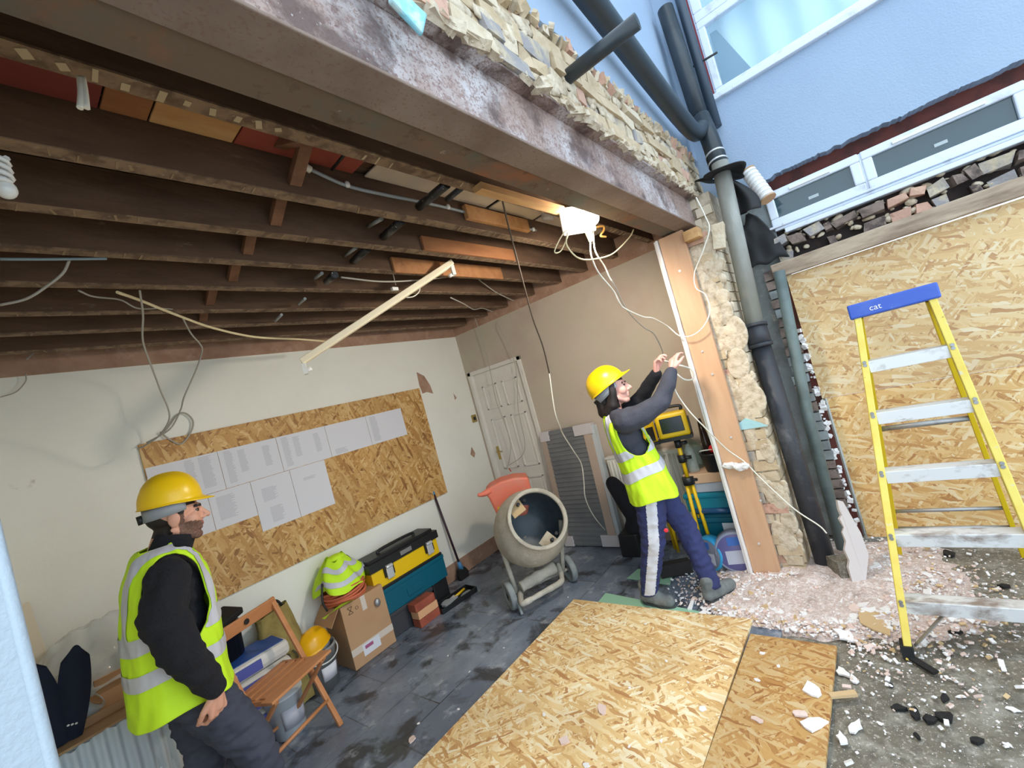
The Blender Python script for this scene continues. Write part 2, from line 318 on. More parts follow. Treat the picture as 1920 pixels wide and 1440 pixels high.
# door wall with the doorway boxed out
b=MB(); DY0,DY1,DZ=2.83,3.66,2.075
b.box(XD,XD+.2,.86,DY0,0,2.55); b.box(XD,XD+.2,DY1,YW,0,2.55); b.box(XD,XD+.2,DY0,DY1,DZ,2.55); b.mi=1; b.box(XD-.004,XD+.2,.86,YW,2.55,2.9); struct('wall_right',b,[m_plaster,m_rawplaster])
b=MB(); b.box(-.6,-.02,1.05,YW,0,2.9); struct('wall_left',b,m_paint)
b=MB(); b.box(-1.2,.006,.78,1.05,0,2.46); b.mi=1; b.cyl((.004,.782,0),(.004,.782,2.46),.006,n=8); struct('wall_front',b,[m_pier,m_pier])
# boarded ceiling above the joists
b=MB()
for i in range(12):
    y=.95+i*.24; b.mi=i%2; b.box(-.6,3.95,y,y+.236,2.785,2.80)
struct('ceiling',b,[m_joist,m_wood('sooty_boards',S(88,58,40),S(66,44,32))])
# panelled door
d=MB(); X=XD+.03
d.box(X,X+.04,DY0+.05,DY1-.05,.005,DZ-.045)
door=obj('door_1',d,m_door,kind='structure')
def panel(y0,y1,z0,z1):
    q=MB(); t=.018
    for a in ((y0,y1,z0,z0+t),(y0,y1,z1-t,z1),(y0,y0+t,z0,z1),(y1-t,y1,z0,z1)): q.box(X-.012,X+.002,*a)
    q.box(X-.004,X+.001,y0+.045,y1-.045,z0+.045,z1-.045); obj('door_panel',q,m_door,door,bevel=.004)
ya,yb,ym=DY0+.15,DY1-.15,(DY0+DY1)/2
for z0,z1 in ((1.58,1.87),(.86,1.47),(.18,.74)):
    panel(ya,ym-.045,z0,z1); panel(ym+.045,yb,z0,z1)
q=MB(); q.box(XD-.015,XD+.07,DY0,DY0+.05,0,DZ); q.box(XD-.015,XD+.07,DY1-.05,DY1,0,DZ); q.box(XD-.015,XD+.07,DY0,DY1,DZ-.045,DZ); obj('door_frame',q,m_door,door,bevel=.004)
q=MB(); m_brass=mat('old_brass',S(186,160,96),.35,.8); q.box(X-.012,X,DY1-.15,DY1-.11,.98,1.14); q.tube(smoothpath([(X-.01,DY1-.13,1.08),(X-.045,DY1-.13,1.08),(X-.05,DY1-.17,1.08),(X-.05,DY1-.22,1.075)]),.008); obj('door_handle',q,m_brass,door)
# socket
q=MB(); q.box(YW*0+3.70,3.775,YW-.014,YW-.001,1.485,1.575); so=obj('socket_box',q,m_brass,label='brass faced socket box on the white wall left of the door',cat='socket',bevel=.003)
q=MB(); q.box(3.72,3.755,YW-.02,YW-.012,1.51,1.55); obj('recess',q,m_black,so)
# wall above the beam, its render and the broken brick band
YB=.70
b=MB(); b.box(-2.5,XF+.02,YB+.02,YB+.25,2.74,6.2); 
def edge(x): return 3.075+.022*noise.noise(Vector((x*3.1,0,0)))+.03*noise.noise(Vector((x*9,5,0)))+.03*noise.noise(Vector((x*27,9,0)))
b.mi=1; n=220; xs=[-2.5+(XF+2.5)*i/n for i in range(n+1)]
vs=[];
for x in xs: vs+= [Vector((x,YB-.035,edge(x))),Vector((x,YB-.035,6.2)),Vector((x,YB+.03,edge(x)-.015))]
b.add(vs,[(3*i,3*i+3,3*i+4,3*i+1) for i in range(n)]+[(3*i+2,3*i+5,3*i+3,3*i) for i in range(n)])
struct('wall_above_beam',b,[BRK[4],m_render])
b=MB(); z=2.745
for r in range(5):
    x=-1.3+(.11 if r%2 else 0)
    while x<XF-.05:
        L=.21 if r!=1 else random.choice((.1,.21)); s0=len(b.v)
        b.mi=random.choices((0,1,2,3),(5,3,2,1.3))[0]; o=random.uniform(-.018,.012); hh=.066
        if r==4 and random.random()<.35: hh=.03
        c=(x+L/2,YB+.035+o+(0.02 if r==4 else 0),z+hh/2)
        v0=len(b.v); nx,nz=4,2
        b.obox(c,(L-.012,.11,hh-.002),(random.uniform(-.05,.05),random.uniform(-.03,.03),random.uniform(-.06,.06)))
        x+=L
    z+=.072
b.jitter(.016,17)
b.mi=4
for i in range(110):
    x=random.uniform(-1.2,XF-.05); z=2.75+random.random()*.33; r=random.uniform(.008,.026); b.ell((x,YB-.012,z),(r*1.6,r*.8,r),None,7,5)
for i in range(170):
    x=random.uniform(-1.2,XF-.05); z=2.745+random.random()*.33; r=random.uniform(.012,.045); b.ell((x,YB-.018,z),(r*1.9,r*.26,r*.8),None,9,6)
for i in range(200):
    x=random.uniform(-1.2,XF-.05); r=random.uniform(.010,.028); b.obox((x,YB-.018,2.742+random.random()*.012),(r*3.2,r*1.2,r*1.1),(random.uniform(-.6,.6),random.uniform(-.3,.3),random.uniform(-.4,.4)))
for i in range(190):
    x=-1.2+5.0*i/190+random.uniform(-.02,.02); b.mi=random.choice((0,0,4,3)); r=random.uniform(.016,.034); b.obox((x,YB-.012,edge(x)-.006),(r*2,r*1.6,r*1.4),(random.uniform(0,3),random.uniform(0,3),random.uniform(0,3)))
v_=len(b.v); b.jitter(.007,34)
struct('brick_band_above_beam',b,BRK)
q=MB(); a=P(765,18,1,.655); q.obox(a,(.10,.02,.07),(0,.5,0)); q.jitter(.012,14); obj('cyan_paint_patch',q,mat('cyan_paint',S(140,206,222),.7,layers=((S(214,214,200),20,.5,.65,.7),),bump=.4),label='cyan painted plaster remnant on the brickwork at the top of the beam',cat='paint patch',bevel=.006)
# pier under the beam end
PX=3.25
b=MB(); b.mi=4; b.box(PX+.012,XF,.62,.86,0,2.44); z=0;r=0
while z<2.40:
    y=.60+random.uniform(0,.022); hs=.068
    for L in ((.105,.15) if r%2 else (.15,.105)):
        b.mi=random.choices((0,1,2,3),(5,4,.6,.8))[0]
        b.obox((PX+.05+random.uniform(-.008,.006),y+L/2,z+.034),(.1,L-.009,.065),(random.uniform(-.03,.03),)*3); y+=L
    for k in range(2):
        b.mi=random.choice((0,1,4)); b.obox((PX+.13+k*.22,.655,z+.034),(.2,.1,.064),(0,0,random.uniform(-.02,.02)))
    z+=.073; r+=1
b.jitter(.010,15); b.mi=4
for i in range(90):
    r=random.uniform(.008,.03); b.ell((PX+.01,.60+abs(random.gauss(0,.04)),random.uniform(.1,2.35)),(r*.5,r,r*1.5),None,7,5)
b.mi=4
for i in range(46):
    b.ell((PX-.002,random.uniform(.61,.75),random.uniform(1.05,2.3) if i<36 else random.uniform(.2,1)),(.007,random.uniform(.03,.07),random.uniform(.05,.13)),None,12,8)
b.mi=4; b.box(3.58,XF,.60,.88,2.40,2.74); b.mi=1
for i in range(4):
    b.obox((3.60+.0*i,.66+.09*(i%2),2.46+.075*i),(.11,.11,.064),(0,0,random.uniform(-.1,.1)))
struct('brick_pier',b,BRK)
q=MB(); q.prism([(0,0),(.17,0),(.165,.05),(.12,.075),(.04,.03)],.006,Matrix(((0,0,1,PX-.014),(1,0,0,.592),(0,1,0,1.03),(0,0,0,1)))); obj('blue_paint_patch',q,mat('pale_blue_paint',S(158,200,206),.8,bump=.3),label='pale blue paint remnant on the brick pier beside the post',cat='paint patch')
# facade with openings
b=MB(); 
b.box(XF,XF+.25,.30,.75,0,2.72); b.mi=1
b.box(XF,XF+.25,-4,-1.25,0,6.2); b.box(XF,XF+.25,-1.25,.9,4.9,6.2); b.box(XF,XF+.25,.44,.9,2.55,6.2); b.box(XF,XF+.25,-4,-.62-.5,3.4,6.2)
def fe(y): return 2.722+.007*noise.noise(Vector((y*5,3,0)))+.010*noise.noise(Vector((y*23,3,0)))+.008*noise.noise(Vector((y*60,3,0)))+(.0 if y<.2 else -.15*(y-.2))
n=150; ys=[-1.25+1.75*i/n for i in range(n+1)]; vs=[]
for y in ys: vs+=[Vector((XF-.03,y,fe(y))),Vector((XF-.03,y,3.44)),Vector((XF+.02,y,fe(y)+.008)),Vector((XF+.2,y,fe(y)+.008))]
b.add(vs,[(4*i+1,4*i+5,4*i+4,4*i) for i in range(n)]+[(4*i,4*i+4,4*i+6,4*i+2) for i in range(n)]+[(4*i+2,4*i+6,4*i+7,4*i+3) for i in range(n)])
b.box(XF-.027,XF+.01,.44,.69,2.6,6.2); b.box(XF-.03,XF+.01,-4,-1.25,2.735,6.2); b.box(XF-.022,XF+.2,-1.25,.44,3.40,3.43)
b.mi=2; b.box(XF+.10,XF+.2,-1.25,.5,2.55,2.85); b.mi=3; b.box(XF+.02,XF+.25,-4,.45,2.02,2.36)
struct('wall_facade',b,[m_grey,m_render,m_redbrown,m_dark])
# white windows
def casement(par,X,y0,y1,z0,z1,fw,pane,gl=True):
    q=MB(); 
    for a in ((y0,y1,z0,z0+fw),(y0,y1,z1-fw,z1),(y0,y0+fw,z0+fw,z1-fw),(y1-fw,y1,z0+fw,z1-fw)): q.box(X-.03,X+.03,*a)
    s=obj('window_frame',q,m_upvc,par,bevel=.008)
    g=MB(); g.box(X-.004,X+.006,y0+fw-.01,y1-fw+.01,z0+fw-.01,z1-fw+.01); obj('pane',g,pane,par)
    return s
q=MB(); q.box(XF-.07,XF+.06,-1.10,.46,3.43,3.475); w1=obj('window_1',q,m_upvc,kind='structure',bevel=.006)   # sill carries the frames
casement(w1,XF+.03,-1.1,.42,3.475,4.07,.055,m_pane); casement(w1,XF+.03,-1.1,.42,4.07,4.85,.07,m_pane)
q=MB(); q.box(XF-.005,XF,.425,.437,3.475,4.8); obj('red_sealant_line',q,mat('red_brown_sealant',S(120,44,52),.6),w1)
q=MB(); q.grid(lambda u,v:Vector((XF+.16+.02*math.sin(u*40),-1.08+1.48*u,3.48+1.35*v)),80,2); obj('window_blind',q,mat('pale_blind',S(206,232,240),.8),w1)
q=MB(); q.prism([(0,0),(.22,0),(.05,.5),(0,.5)],.01,Matrix(((0,0,1,XF+.12),(-1,0,0,.36),(0,1,0,3.5),(0,0,0,1)))); obj('curtain',q,mat('grey_blue_curtain',S(110,140,160),.9),w1)
q=MB(); q.box(XF-.055,XF+.06,-1.05,.33,2.345,2.362); q.box(XF-.035,XF+.06,-1.05,.30,2.325,2.345); q.box(XF-.075,XF+.05,-1.6,.24,2.285,2.318); q.box(XF-.02,XF+.05,-.30,-.25,2.36,2.61); w2=obj('window_2',q,m_upvc,kind='structure',bevel=.005)
for y0,y1 in ((-.252,.31),(-1.0,-.262)):
    casement(w2,XF,y0,y1,2.36,2.615,.055,m_pane2)
    q=MB(); q.box(XF-.045,XF-.028,y0+.16,y1-.16,2.572,2.59); obj('vent_strip',q,m_white,w2,bevel=.003)
    q=MB(); ym=(y0+y1)/2; q.box(XF-.008,XF-.004,ym-.03,ym+.03,2.455,2.475); obj('sticker',q,mat('pane_sticker',S(176,186,188),.7),w2)
# broken bricks under the window
b=MB(); y=.33
while y>-1.6:
    L=random.uniform(.06,.16); b.mi=random.choice((0,0,1,2)); b.obox((XF-.012,y-L/2,2.225+random.uniform(-.02,.02)),(.1,L-.014,random.uniform(.05,.075)),(random.uniform(-.25,.25),0,random.uniform(-.15,.15))); 
    if random.random()<.7: b.obox((XF+.01,y-L/2,2.125),(.1,L-.02,.06),(0,0,random.uniform(-.1,.1)))
    y-=L
b.mi=4
for i in range(90):
    r=random.uniform(.006,.022); b.ell((XF-.02,random.uniform(-1.5,.32),random.uniform(2.1,2.3)),(r,r*1.5,r),None,7,5)
b.jitter(.022,15); b.mi=3; b.box(XF+.015,XF+.05,-1.6,.34,2.07,2.33)
struct('broken_sill_bricks',b,[m_dkbrick,BRK[3],BRK[2],m_dark,BRK[4]])
q=MB(); q.bar((XF-.072,.385,2.04),(XF-.072,-2.2,2.055),.07,.105); q.jitter(.004,6); obj('timber_rail',q,m_oldtimber,label='weathered timber rail along the top of the large OSB hoarding',cat='timber',bevel=.006)
q=MB(); q.box(XF-.056,XF-.034,-2.2,.312,1.05,1.985); obj('osb_hoarding_sheet',q,m_osbwall,label='upper pale OSB sheet on the wall behind the ladder',cat='osb sheet')
q=MB(); q.box(XF-.055,XF-.034,-2.2,.285,.01,1.046); obj('osb_hoarding_sheet',q,m_osbwall2,label='lower darker OSB sheet on the wall behind the ladder, on the floor',cat='osb sheet')
b=MB(); b.box(XF-.015,XF+.02,.31,.36,0,1.95); b.mi=1
for i in range(70):
    r=random.uniform(.004,.018); b.obox((XF-.045,.318+random.uniform(-.006,.03),random.uniform(.1,1.6)),(r*2,r*1.6,r*2.4),(random.uniform(0,3),random.uniform(0,3),random.uniform(0,3)))
struct('trim_1',b,[m_redbrown,m_shard])
# cavity corner bricks
b=MB(); z=.02
while z<2.0:
    b.mi=random.choice((0,1)); b.obox((XF-.03,.40+random.uniform(-.01,.01),z+.034),(.1,.1,.062),(0,0,random.uniform(-.05,.05))); z+=.073
b.jitter(.01,13); struct('cavity_brickwork',b,[m_grey,m_dkbrick])
# ================================================================ steel, joists and timbers
q=MB(); x0,x1=-1.3,3.55
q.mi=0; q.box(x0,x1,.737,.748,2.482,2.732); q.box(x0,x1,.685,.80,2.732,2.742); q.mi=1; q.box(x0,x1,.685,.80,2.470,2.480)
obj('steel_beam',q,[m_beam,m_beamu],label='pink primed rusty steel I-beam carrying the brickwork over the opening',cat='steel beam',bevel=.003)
q=MB(); q.box(x0,3.6,.806,.90,2.476,2.74); q.jitter(.002,5); obj('lintel_beam',q,m_beam2,label='rust stained old beam close behind the pink steel beam',cat='beam')
JY=[1.13,1.465,1.78,2.085,2.42,2.79,3.10,3.44]
ordn=['first joist behind the steel beam, with pale lath marks','second joist behind the steel beam','third joist behind the steel beam','fourth joist behind the steel beam','fifth joist, with the bundle of loose cables','sixth joist from the steel beam','seventh joist from the steel beam','last joist, next to the notice board wall']
for i,y in enumerate(JY):
    q=MB(); z1=2.78; q.box(-.4,XD-.01,y,y+.052,ZC+.004,z1); q.jitter(.006,2.5); q.mi=1
    q.box(-.4,XD-.01,y,y+.052,ZC,ZC+.006); q.mi=2
    k=-.1
    while k<3.7:
        if random.random()<(.9 if i==0 and k<.75 else .6 if i<3 else .5): w_=random.uniform(.010,.020) if i==0 and k<.75 else random.uniform(.003,.009); q.obox((k,y+.026+random.uniform(-.006,.006),ZC),(w_,.052*random.uniform(.3,.9),.004),(0,0,random.uniform(-.5,.1)))
        k+=random.uniform(.05,.07) if i==0 else random.uniform(.03,.09)
    obj('ceiling_joist',q,[m_joist,m_joistb,mat('lath_mark_%d'%i,S(186,168,138) if i<1 else S(150,128,100),.9)],label='dark timber ceiling joist, '+ordn[i],cat='joist',group='ceiling joists')
# herringbone struts between the joists
for i,(px,py) in enumerate(((530,300),(490,390),(430,460),(403,515),(362,562),(330,618))):
    a=P(px,py,2,2.70); xm=a.x; y0=JY[i]+.056; y1=JY[i+1]-.004
    q=MB(); q.bar((xm,y0,2.66),(xm+.02,y1,2.80),.045,.03,up=(0,0,1)); q.bar((xm+.05,y0,2.80),(xm+.06,y1,2.66),.045,.03)
    obj('herringbone_strut',q,m_wood('strut_wood_%d'%i,S(126,88,64),S(98,66,46)),label='crossed timber strut in the '+('first','second','third','fourth','fifth','sixth')[i]+' gap between joists, counted from the steel beam',cat='strut',group='struts between the joists',bevel=.003)
# boards seen above the joists
def cboard(x0,x1,y0,y1,m,lab,z=2.764,th=.008):
    q=MB(); q.box(x0,x1,y0,y1,z,z+th); obj('ceiling_board',q,m,label=lab,cat='board',bevel=.002)
cboard(-.3,.36,1.19,1.46,mat('dark_red_board',S(120,52,48),.8),'dark red board above the joists at the left end')
cboard(.365,.47,1.19,1.46,m_brownboard,'narrow brown board above the joists beside the tan board')
cboard(.475,.70,1.19,1.46,m_batten,'tan board above the joists between two red boards')
cboard(.705,1.16,1.19,1.46,mat('rust_red_board',S(150,70,56),.8),'rust red board above the joists right of the tan board')
m_pb=mat('dusty_plasterboard',S(206,192,176),.8,layers=((S(186,170,152),4,.45,.65,.7),))
cboard(1.22,2.02,1.19,1.46,m_pb,'pale plasterboard strip above the first joist gap')
cboard(2.05,2.5,1.19,1.46,mat('pale_board_b',S(212,196,172),.8),'pale board piece above the joists near the ceiling drop cable')
cboard(2.53,3.4,1.19,1.46,m_pb,'pale plasterboard piece above the joists near the lit lamp')
def onjoist(u0,v0,u1,v1,y,h,m,lab,th=.02,z=None,cat='board'):
    a=P(u0,v0,1,y); c=P(u1,v1,1,y); q=MB(); zz=z if z is not None else (a.z+c.z)/2; q.box(a.x,c.x,y-th,y,zz-h/2,zz+h/2); obj('nailed_board',q,m,label=lab,cat=cat,bevel=.003)
onjoist(785,443,960,478,JY[2]-.002,.085,m_brownboard,'brown board nailed along the third joist',z=2.66)
onjoist(732,492,940,520,JY[3]-.002,.10,m_wood('planed_board',S(170,120,78),S(150,100,62)),'planed brown board nailed along the fourth joist',z=2.655)
q=MB(); a=P(895,352,2,2.60); c=P(1052,395,2,2.60); q.bar(a,c,.05,.03); q.jitter(.004,20); obj('splintered_batten',q,m_batten,label='pale splintered batten beside the first joist near the lit lamp',cat='batten')
q=MB(); a=P(868,395,1,JY[1]-.004); c=P(990,440,1,JY[1]-.004); q.box(a.x,c.x,JY[1]-.03,JY[1]-.002,2.66,2.74); obj('nailed_board',q,m_wood('warm_board',S(196,146,96),S(170,120,74)),label='warm tan board on the second joist behind the drop cable',cat='board',bevel=.003)
# post under the beam end
q=MB(); q.box(3.19,3.235,.757,.925,.0,2.465); q.jitter(.002,4)
post=obj('timber_post',q,m_stud,label='orange tan timber post on the brick pier end under the steel beam',cat='post',bevel=.003)
q=MB(); n=60
for (y0,y1,x) in ((.928,.943,3.175),(.946,.962,3.195)):
    vs=[]
    for i in range(n+1):
        z=2.46*i/n; e=.006*noise.noise(Vector((z*8,y0*30,0))); vs+=[Vector((x,y0+e,z)),Vector((x,y1+e*.5,z)),Vector((x+.11,y1,z)),Vector((x+.11,y0,z))]
    q.add(vs,[(4*i+k,4*i+(k+1)%4,4*i+4+(k+1)%4,4*i+4+k) for i in range(n) for k in range(4)])
obj('plasterboard_edge',q,m_shard,post)
q=MB()
for z in (.25,.55,1.0,1.45,1.62,2.2): q.cyl((3.19,.80+.05*math.sin(z*9),z),(3.182,.80+.05*math.sin(z*9),z),.007,n=10)
obj('screw_head',q,m_steel,post)
q=MB(); q.ell((3.17,.87,.80),(.03,.06,.022)); q.ell((3.165,.80,.80),(.02,.05,.03)); q.jitter(.022,16); q.jitter(.014,50); obj('torn_paper_scrap',q,m_shard,label='crumpled white scrap stuck on the post under the cable',cat='scrap')
q=MB(); q.obox((3.2,.70,2.40),(.1,.10,.07)); q.jitter(.004,9); obj('packing_block',q,m_batten,label='pale wooden packing block under the beam end beside the post',cat='block',bevel=.004)
q=MB(); q.obox((3.27,.56,2.33),(.1,.07,.16),(.2,0,.1)); q.jitter(.015,12); obj('loose_stone',q,BRK[1],label='loose pale stone wedged beside the grey pipe at the top of the pier',cat='stone')
# ================================================================ pipes in the corner
xp=3.46
q=MB(); q.tube([(xp,.537,1.66),(3.56,.478,2.88)],.056,20); st=obj('soil_pipe',q,m_gpipe,label='tall soil pipe in the corner, grey above and black below its collar',cat='pipe')
q=MB(); q.tube([(3.37,.512,-.03),(xp,.537,1.60)],.062,20); obj('lower_black_section',q,m_ipipe,st,label='black iron lower section')
q=MB(); q.tube([(xp-.006,.535,1.54),(xp+.006,.537,1.70)],.071,20); q.tube([(xp-.008,.535,1.54),(xp-.006,.535,1.565)],.077,20); q.tube([(xp+.002,.537,1.68),(xp+.006,.537,1.70)],.077,20); obj('collar',q,m_ipipe,st)
q=MB(); q.tube([(3.66,.33,2.02),(3.60,.40,1.0),(3.56,.42,.05)],.036,14); obj('slim_grey_pipe',q,mat('grey_green_pipe',S(106,120,118),.6,layers=((S(84,94,92),6,.45,.65,.7),)),label='slimmer grey green pipe standing right of the black soil pipe',cat='pipe')
J=Vector((3.62,.50,3.02))
q=MB(); q.tube([(3.60,.49,2.86),(3.63,.505,3.10),(3.68,.53,3.30)],.062,20); jn=obj('pipe_junction',q,m_bpipe,label='black pipe junction with two steel hose clamps above the membrane',cat='pipe')
for z in (2.90,2.965):
    q=MB(); t=(z-2.86)/.24; q.tube([(3.60+.03*t,.49+.015*t,z),(3.603+.03*t,.491+.015*t,z+.012)],.067,20); obj('hose_clamp',q,m_steel,jn)
q=MB(); q.tube([(3.61,.495,2.885),(3.622,.50,2.985)],.065,20); obj('rubber_sleeve',q,m_rubber,jn)
q=MB(); q.tube(smoothpath([(3.70,.51,3.2),(3.60,.535,3.19),(3.3,.565,3.13),(1.835,.575,3.33),(.9,.58,3.45)]),.056,20); obj('waste_pipe',q,m_bpipe,label='large dark waste pipe running along the white wall above the brickwork',cat='pipe')
a=P(1070,140,1,.66); q=MB(); q.tube([(a.x,.70,a.z),(a.x,.36,a.z)],.030,18); q.mi=1; q.tube([(a.x,.361,a.z),(a.x,.359,a.z)],.024,18); obj('overflow_pipe',q,[m_bpipe,m_black],label='short dark pipe stub sticking out of the brickwork under the waste pipe',cat='pipe')
q=MB(); q.tube([(3.69,.535,3.28),(3.72,.56,4.2)],.058,20); q.mi=1; q.tube([(3.72,.56,4.199),(3.72,.56,4.203)],.05,20); obj('vent_stack',q,[m_bpipe,m_black],label='upright dark vent pipe with an open top beside the upper window',cat='pipe')
q=MB(); q.tube([(3.80,.46,3.22),(3.80,.46,5.2)],.034,16); obj('rain_pipe',q,mat('slate_blue_pipe',S(58,72,86),.4),label='slim dark downpipe between the vent pipe and the upper window',cat='pipe')
a=P(1300,125,0,3.8); c=P(1345,98,0,3.8); q=MB(); q.tube([a,c],.008,10); obj('bracket_rod',q,m_black,label='thin dark rod crossing the upper window frame',cat='rod')
# torn black membrane around the pipe
q=MB()
def mem(u,v):
    a=math.pi*2*u; r=.05+v*(.11+.035*math.sin(a*2+.6)+.015*math.sin(a*5)); return Vector((3.585+r*math.cos(a),.50+r*math.sin(a)*1.1,2.80+.02*v*math.sin(a*2)+.05*v*math.sin(a)))
q.grid(mem,48,6,wrap=True)
q.grid(lambda u,v:Vector((3.60+.04*math.sin(v*3)+.02*math.sin(u*7),.47-.17*u*math.sin(math.pi*min(1,.45+.55*(1-v)))+.02*v,2.80-.02*u-.30*v)),16,12)
obj('damp_membrane',q,m_membrane,label='torn black damp membrane collar around the soil pipe top',cat='membrane',solid=.006)
q=MB(); q.grid(lambda u,v:Vector((3.83+.03*math.sin(v*4),.50-.245*u*(.3+.7*v**.6),2.42-.30*v+.12*u*(1-v)+.012*math.sin(u*11))),20,10); obj('membrane_flap',q,m_membrane,label='black membrane flap hanging below the left end of the lower window',cat='membrane',solid=.006)
# white spool on the window head
a=P(1403,322,0,3.76); c=P(1440,372,0,3.70)
q=MB(); q.cyl(a,c,.045,n=20); sp=obj('cable_spool',q,m_white,label='white spool of wound cord lying by the lower window',cat='spool')
d=(c-a); 
q=MB(); 
for i in range(8): q.cyl(a+d*(i/8+.02),a+d*(i/8+.09),.050,.050,20)
obj('wound_cord',q,m_shard,sp)
q=MB(); q.cyl(a-d*.03,a,.05,n=20); q.cyl(c,c+d*.03,.052,n=20); obj('spool_end',q,m_card,sp)
# ================================================================ OSB sheets on the floor
M=Matrix.Translation((2.69,2.13,0))@Matrix.Rotation(math.radians(-.8),4,'Z')
q=MB(); q.box(-2.44,0,-1.275,0,.001,.019,M); obj('osb_sheet',q,m_osbfloor,label='large OSB sheet lying on the slate floor in the foreground',cat='osb sheet',bevel=.001)
M=Matrix.Translation((2.53,.846,0))@Matrix.Rotation(math.radians(-1.6),4,'Z')
q=MB(); q.box(-2.4,0,-.405,-.004,.002,.020,M); obj('osb_sheet',q,osb('osb_offcut',False,[(p,tuple(x*y for x,y in zip(c,(.66,.55,.41)))) for p,c in OSBL],'Z',.95),label='narrower darker OSB strip on the floor right of the large sheet',cat='osb sheet',bevel=.001)
for pts,l in (([(1176,1085),(1196,1068),(1264,1071),(1256,1098)],'small pale green board piece behind the striped trouser leg'),([(1121,1131),(1136,1113),(1318,1149),(1322,1156)],'long pale green board strip along the far edge of the large OSB sheet')):
    w_=[P(u,v,2,0.001) for u,v in pts]; q=MB(); q.prism([(p.x,p.y) for p in w_],.006,Matrix.Translation((0,0,.001))); obj('underlay_board',q,m_green,label=l,cat='board')
# ================================================================ notice board and papers
k=YW/3.65
q=MB(); q.box(.664*k,3.0*k,YW-.019,YW-.001,.862,2.018); obj('notice_board',q,m_osbboard,label='OSB board screwed to the white wall and hung with papers',cat='board',bevel=.001)
def sheet(x0,x1,z0,z1,lab,cols):
    q=MB(); q.box(x0*k,x1*k,YW-.0235,YW-.020,z0,z1); q.mi=1
    for (cx,cw,t0,t1) in cols:
        z=z1-(z1-z0)*t0
        while z>z1-(z1-z0)*t1:
            xa=(x0+(x1-x0)*cx)*k; q.box(xa,xa+(x1-x0)*cw*random.uniform(.75,1),YW-.0242,YW-.0236,z-.004,z); z-=.008
    obj('paper_sheet',q,[m_paper,m_ink],label=lab,cat='paper',group='papers on the notice board')
xs=[.668,1.075,1.48,1.886,2.29,2.70]
for i,n in enumerate(('first from the left','second from the left','third from the left','fourth from the left','fifth and last')):
    sheet(xs[i],xs[i+1]-.003,1.578,1.856,'printed sheet in the upper row of the notice board, '+n,[(.08,.2,.06,.9)] if i==4 else [(.5,.14,.05,.8),(.7,.2,.05,.85)] if i==0 else [(.08,.14,.05,.9),(.3,.14,.1,.7),(.72,.14,.15,.7)] if i<3 else [(.1,.3,.8,.95)])
sheet(.668,.952,1.32,1.575,'sheet in the lower row of the notice board, behind the standing man',[(.2,.5,.2,.9)])
sheet(.955,1.226,1.32,1.575,'sheet in the lower row, second from the left',[(.15,.45,.15,.8)])
sheet(1.229,1.515,1.19,1.575,'long sheet in the lower row, third from the left',[(.2,.4,.2,.45),(.3,.35,.6,.9)])
sheet(1.518,1.808,1.19,1.575,'long sheet at the right end of the lower row',[(.3,.4,.25,.3)])
for pts,l in (([(781,698),(795,705),(806,722),(812,738),(800,735),(792,738),(786,722)],'large bare plaster scuff on the white wall right of the notice board'),([(850,738),(856,746),(853,750)],'small bare plaster scuff on the white wall above the socket'),([(884,838),(891,850),(889,858),(882,852)],'small brown scuff on the white wall below the socket')):
    q=MB(); w_=[P(u,v,1,YW) for u,v in pts]; q.prism([(p.x,p.z) for p in w_],.002,Matrix(((1,0,0,0),(0,0,1,YW-.003),(0,1,0,0),(0,0,0,1)))); obj('bare_plaster_patch',q,m_rawplaster,label=l,cat='wall patch')
# ================================================================ step ladder
t=thing('step_ladder','yellow fibreglass stepladder with blue top cap before the OSB wall','ladder',(2.9,-.1,0))
L0,L1=Vector((2.51,.165,0)),Vector((3.0,-.012,1.60)); R0,R1=Vector((2.515,-.375,0)),Vector((3.0,-.305,1.60))
def lerp(a,b,z): return a+(b-a)*(z/1.6)
for a,c,s in ((L0,L1,1),(R0,R1,-1)):
    q=MB(); q.bar(a,c,.030,.024,up=(1,0,.3)); q.bar(a+Vector((.03,s*.012,0)),c+Vector((.03,s*.012,0)),.006,.06,up=(1,0,.3)); q.bar(a+Vector((.06,0,0)),c+Vector((.055,0,0)),.026,.006,up=(1,0,.3)); fs=obj('front_stile',q,m_ladyel,t,bevel=.003)
    q=MB(); 
    for z in (.26,.545,.83,1.11,1.365):
        q=MB(); p=lerp(a,c,z-.02); 
        for dz in (-.008,.008): q.tube([p+Vector((-.014,0,dz)),p+Vector((-.02,0,dz))],.0085,8)
        obj('rivet',q,m_dullmetal,fs)
    q=MB(); q.bar(a+Vector((.03,0,-.0)),a+Vector((.036,0,.06)),.045,.08); obj('rubber_foot',q,m_rubber,fs)
for i,z in enumerate((.245,.53,.815,1.095,1.352)):
    a=lerp(L0,L1,z);c=lerp(R0,R1,z); q=MB(); x=a.x
    q.box(x-.004,x+.075,c.y+.012,a.y-.012,z-.004,z); q.box(x-.006,x,c.y+.012,a.y-.012,z-.06,z); q.box(x+.07,x+.075,c.y+.012,a.y-.012,z-.03,z)
    obj('tread',q,mat('tread_%d'%i,S(226,226,226),.45,.25,layers=((S(120,92,72),9,.64-.03*(4-i),.74-.02*(4-i),.8),(S(186,180,176),20,.55,.65,.6)),stretch=(1,.6,1)),t,bevel=.003)
for s,(a,c) in enumerate(((L1+Vector((.06,-.01,-.02)),Vector((3.60,.125,0))),(R1+Vector((.06,.01,-.02)),Vector((3.60,-.42,0))))):
    q=MB(); q.bar(a,c,.022,.035,up=(1,0,.3)); obj('rear_leg',q,mat('shaded_yellow_leg_%d'%s,S(222,190,20),.5),t,bevel=.003)
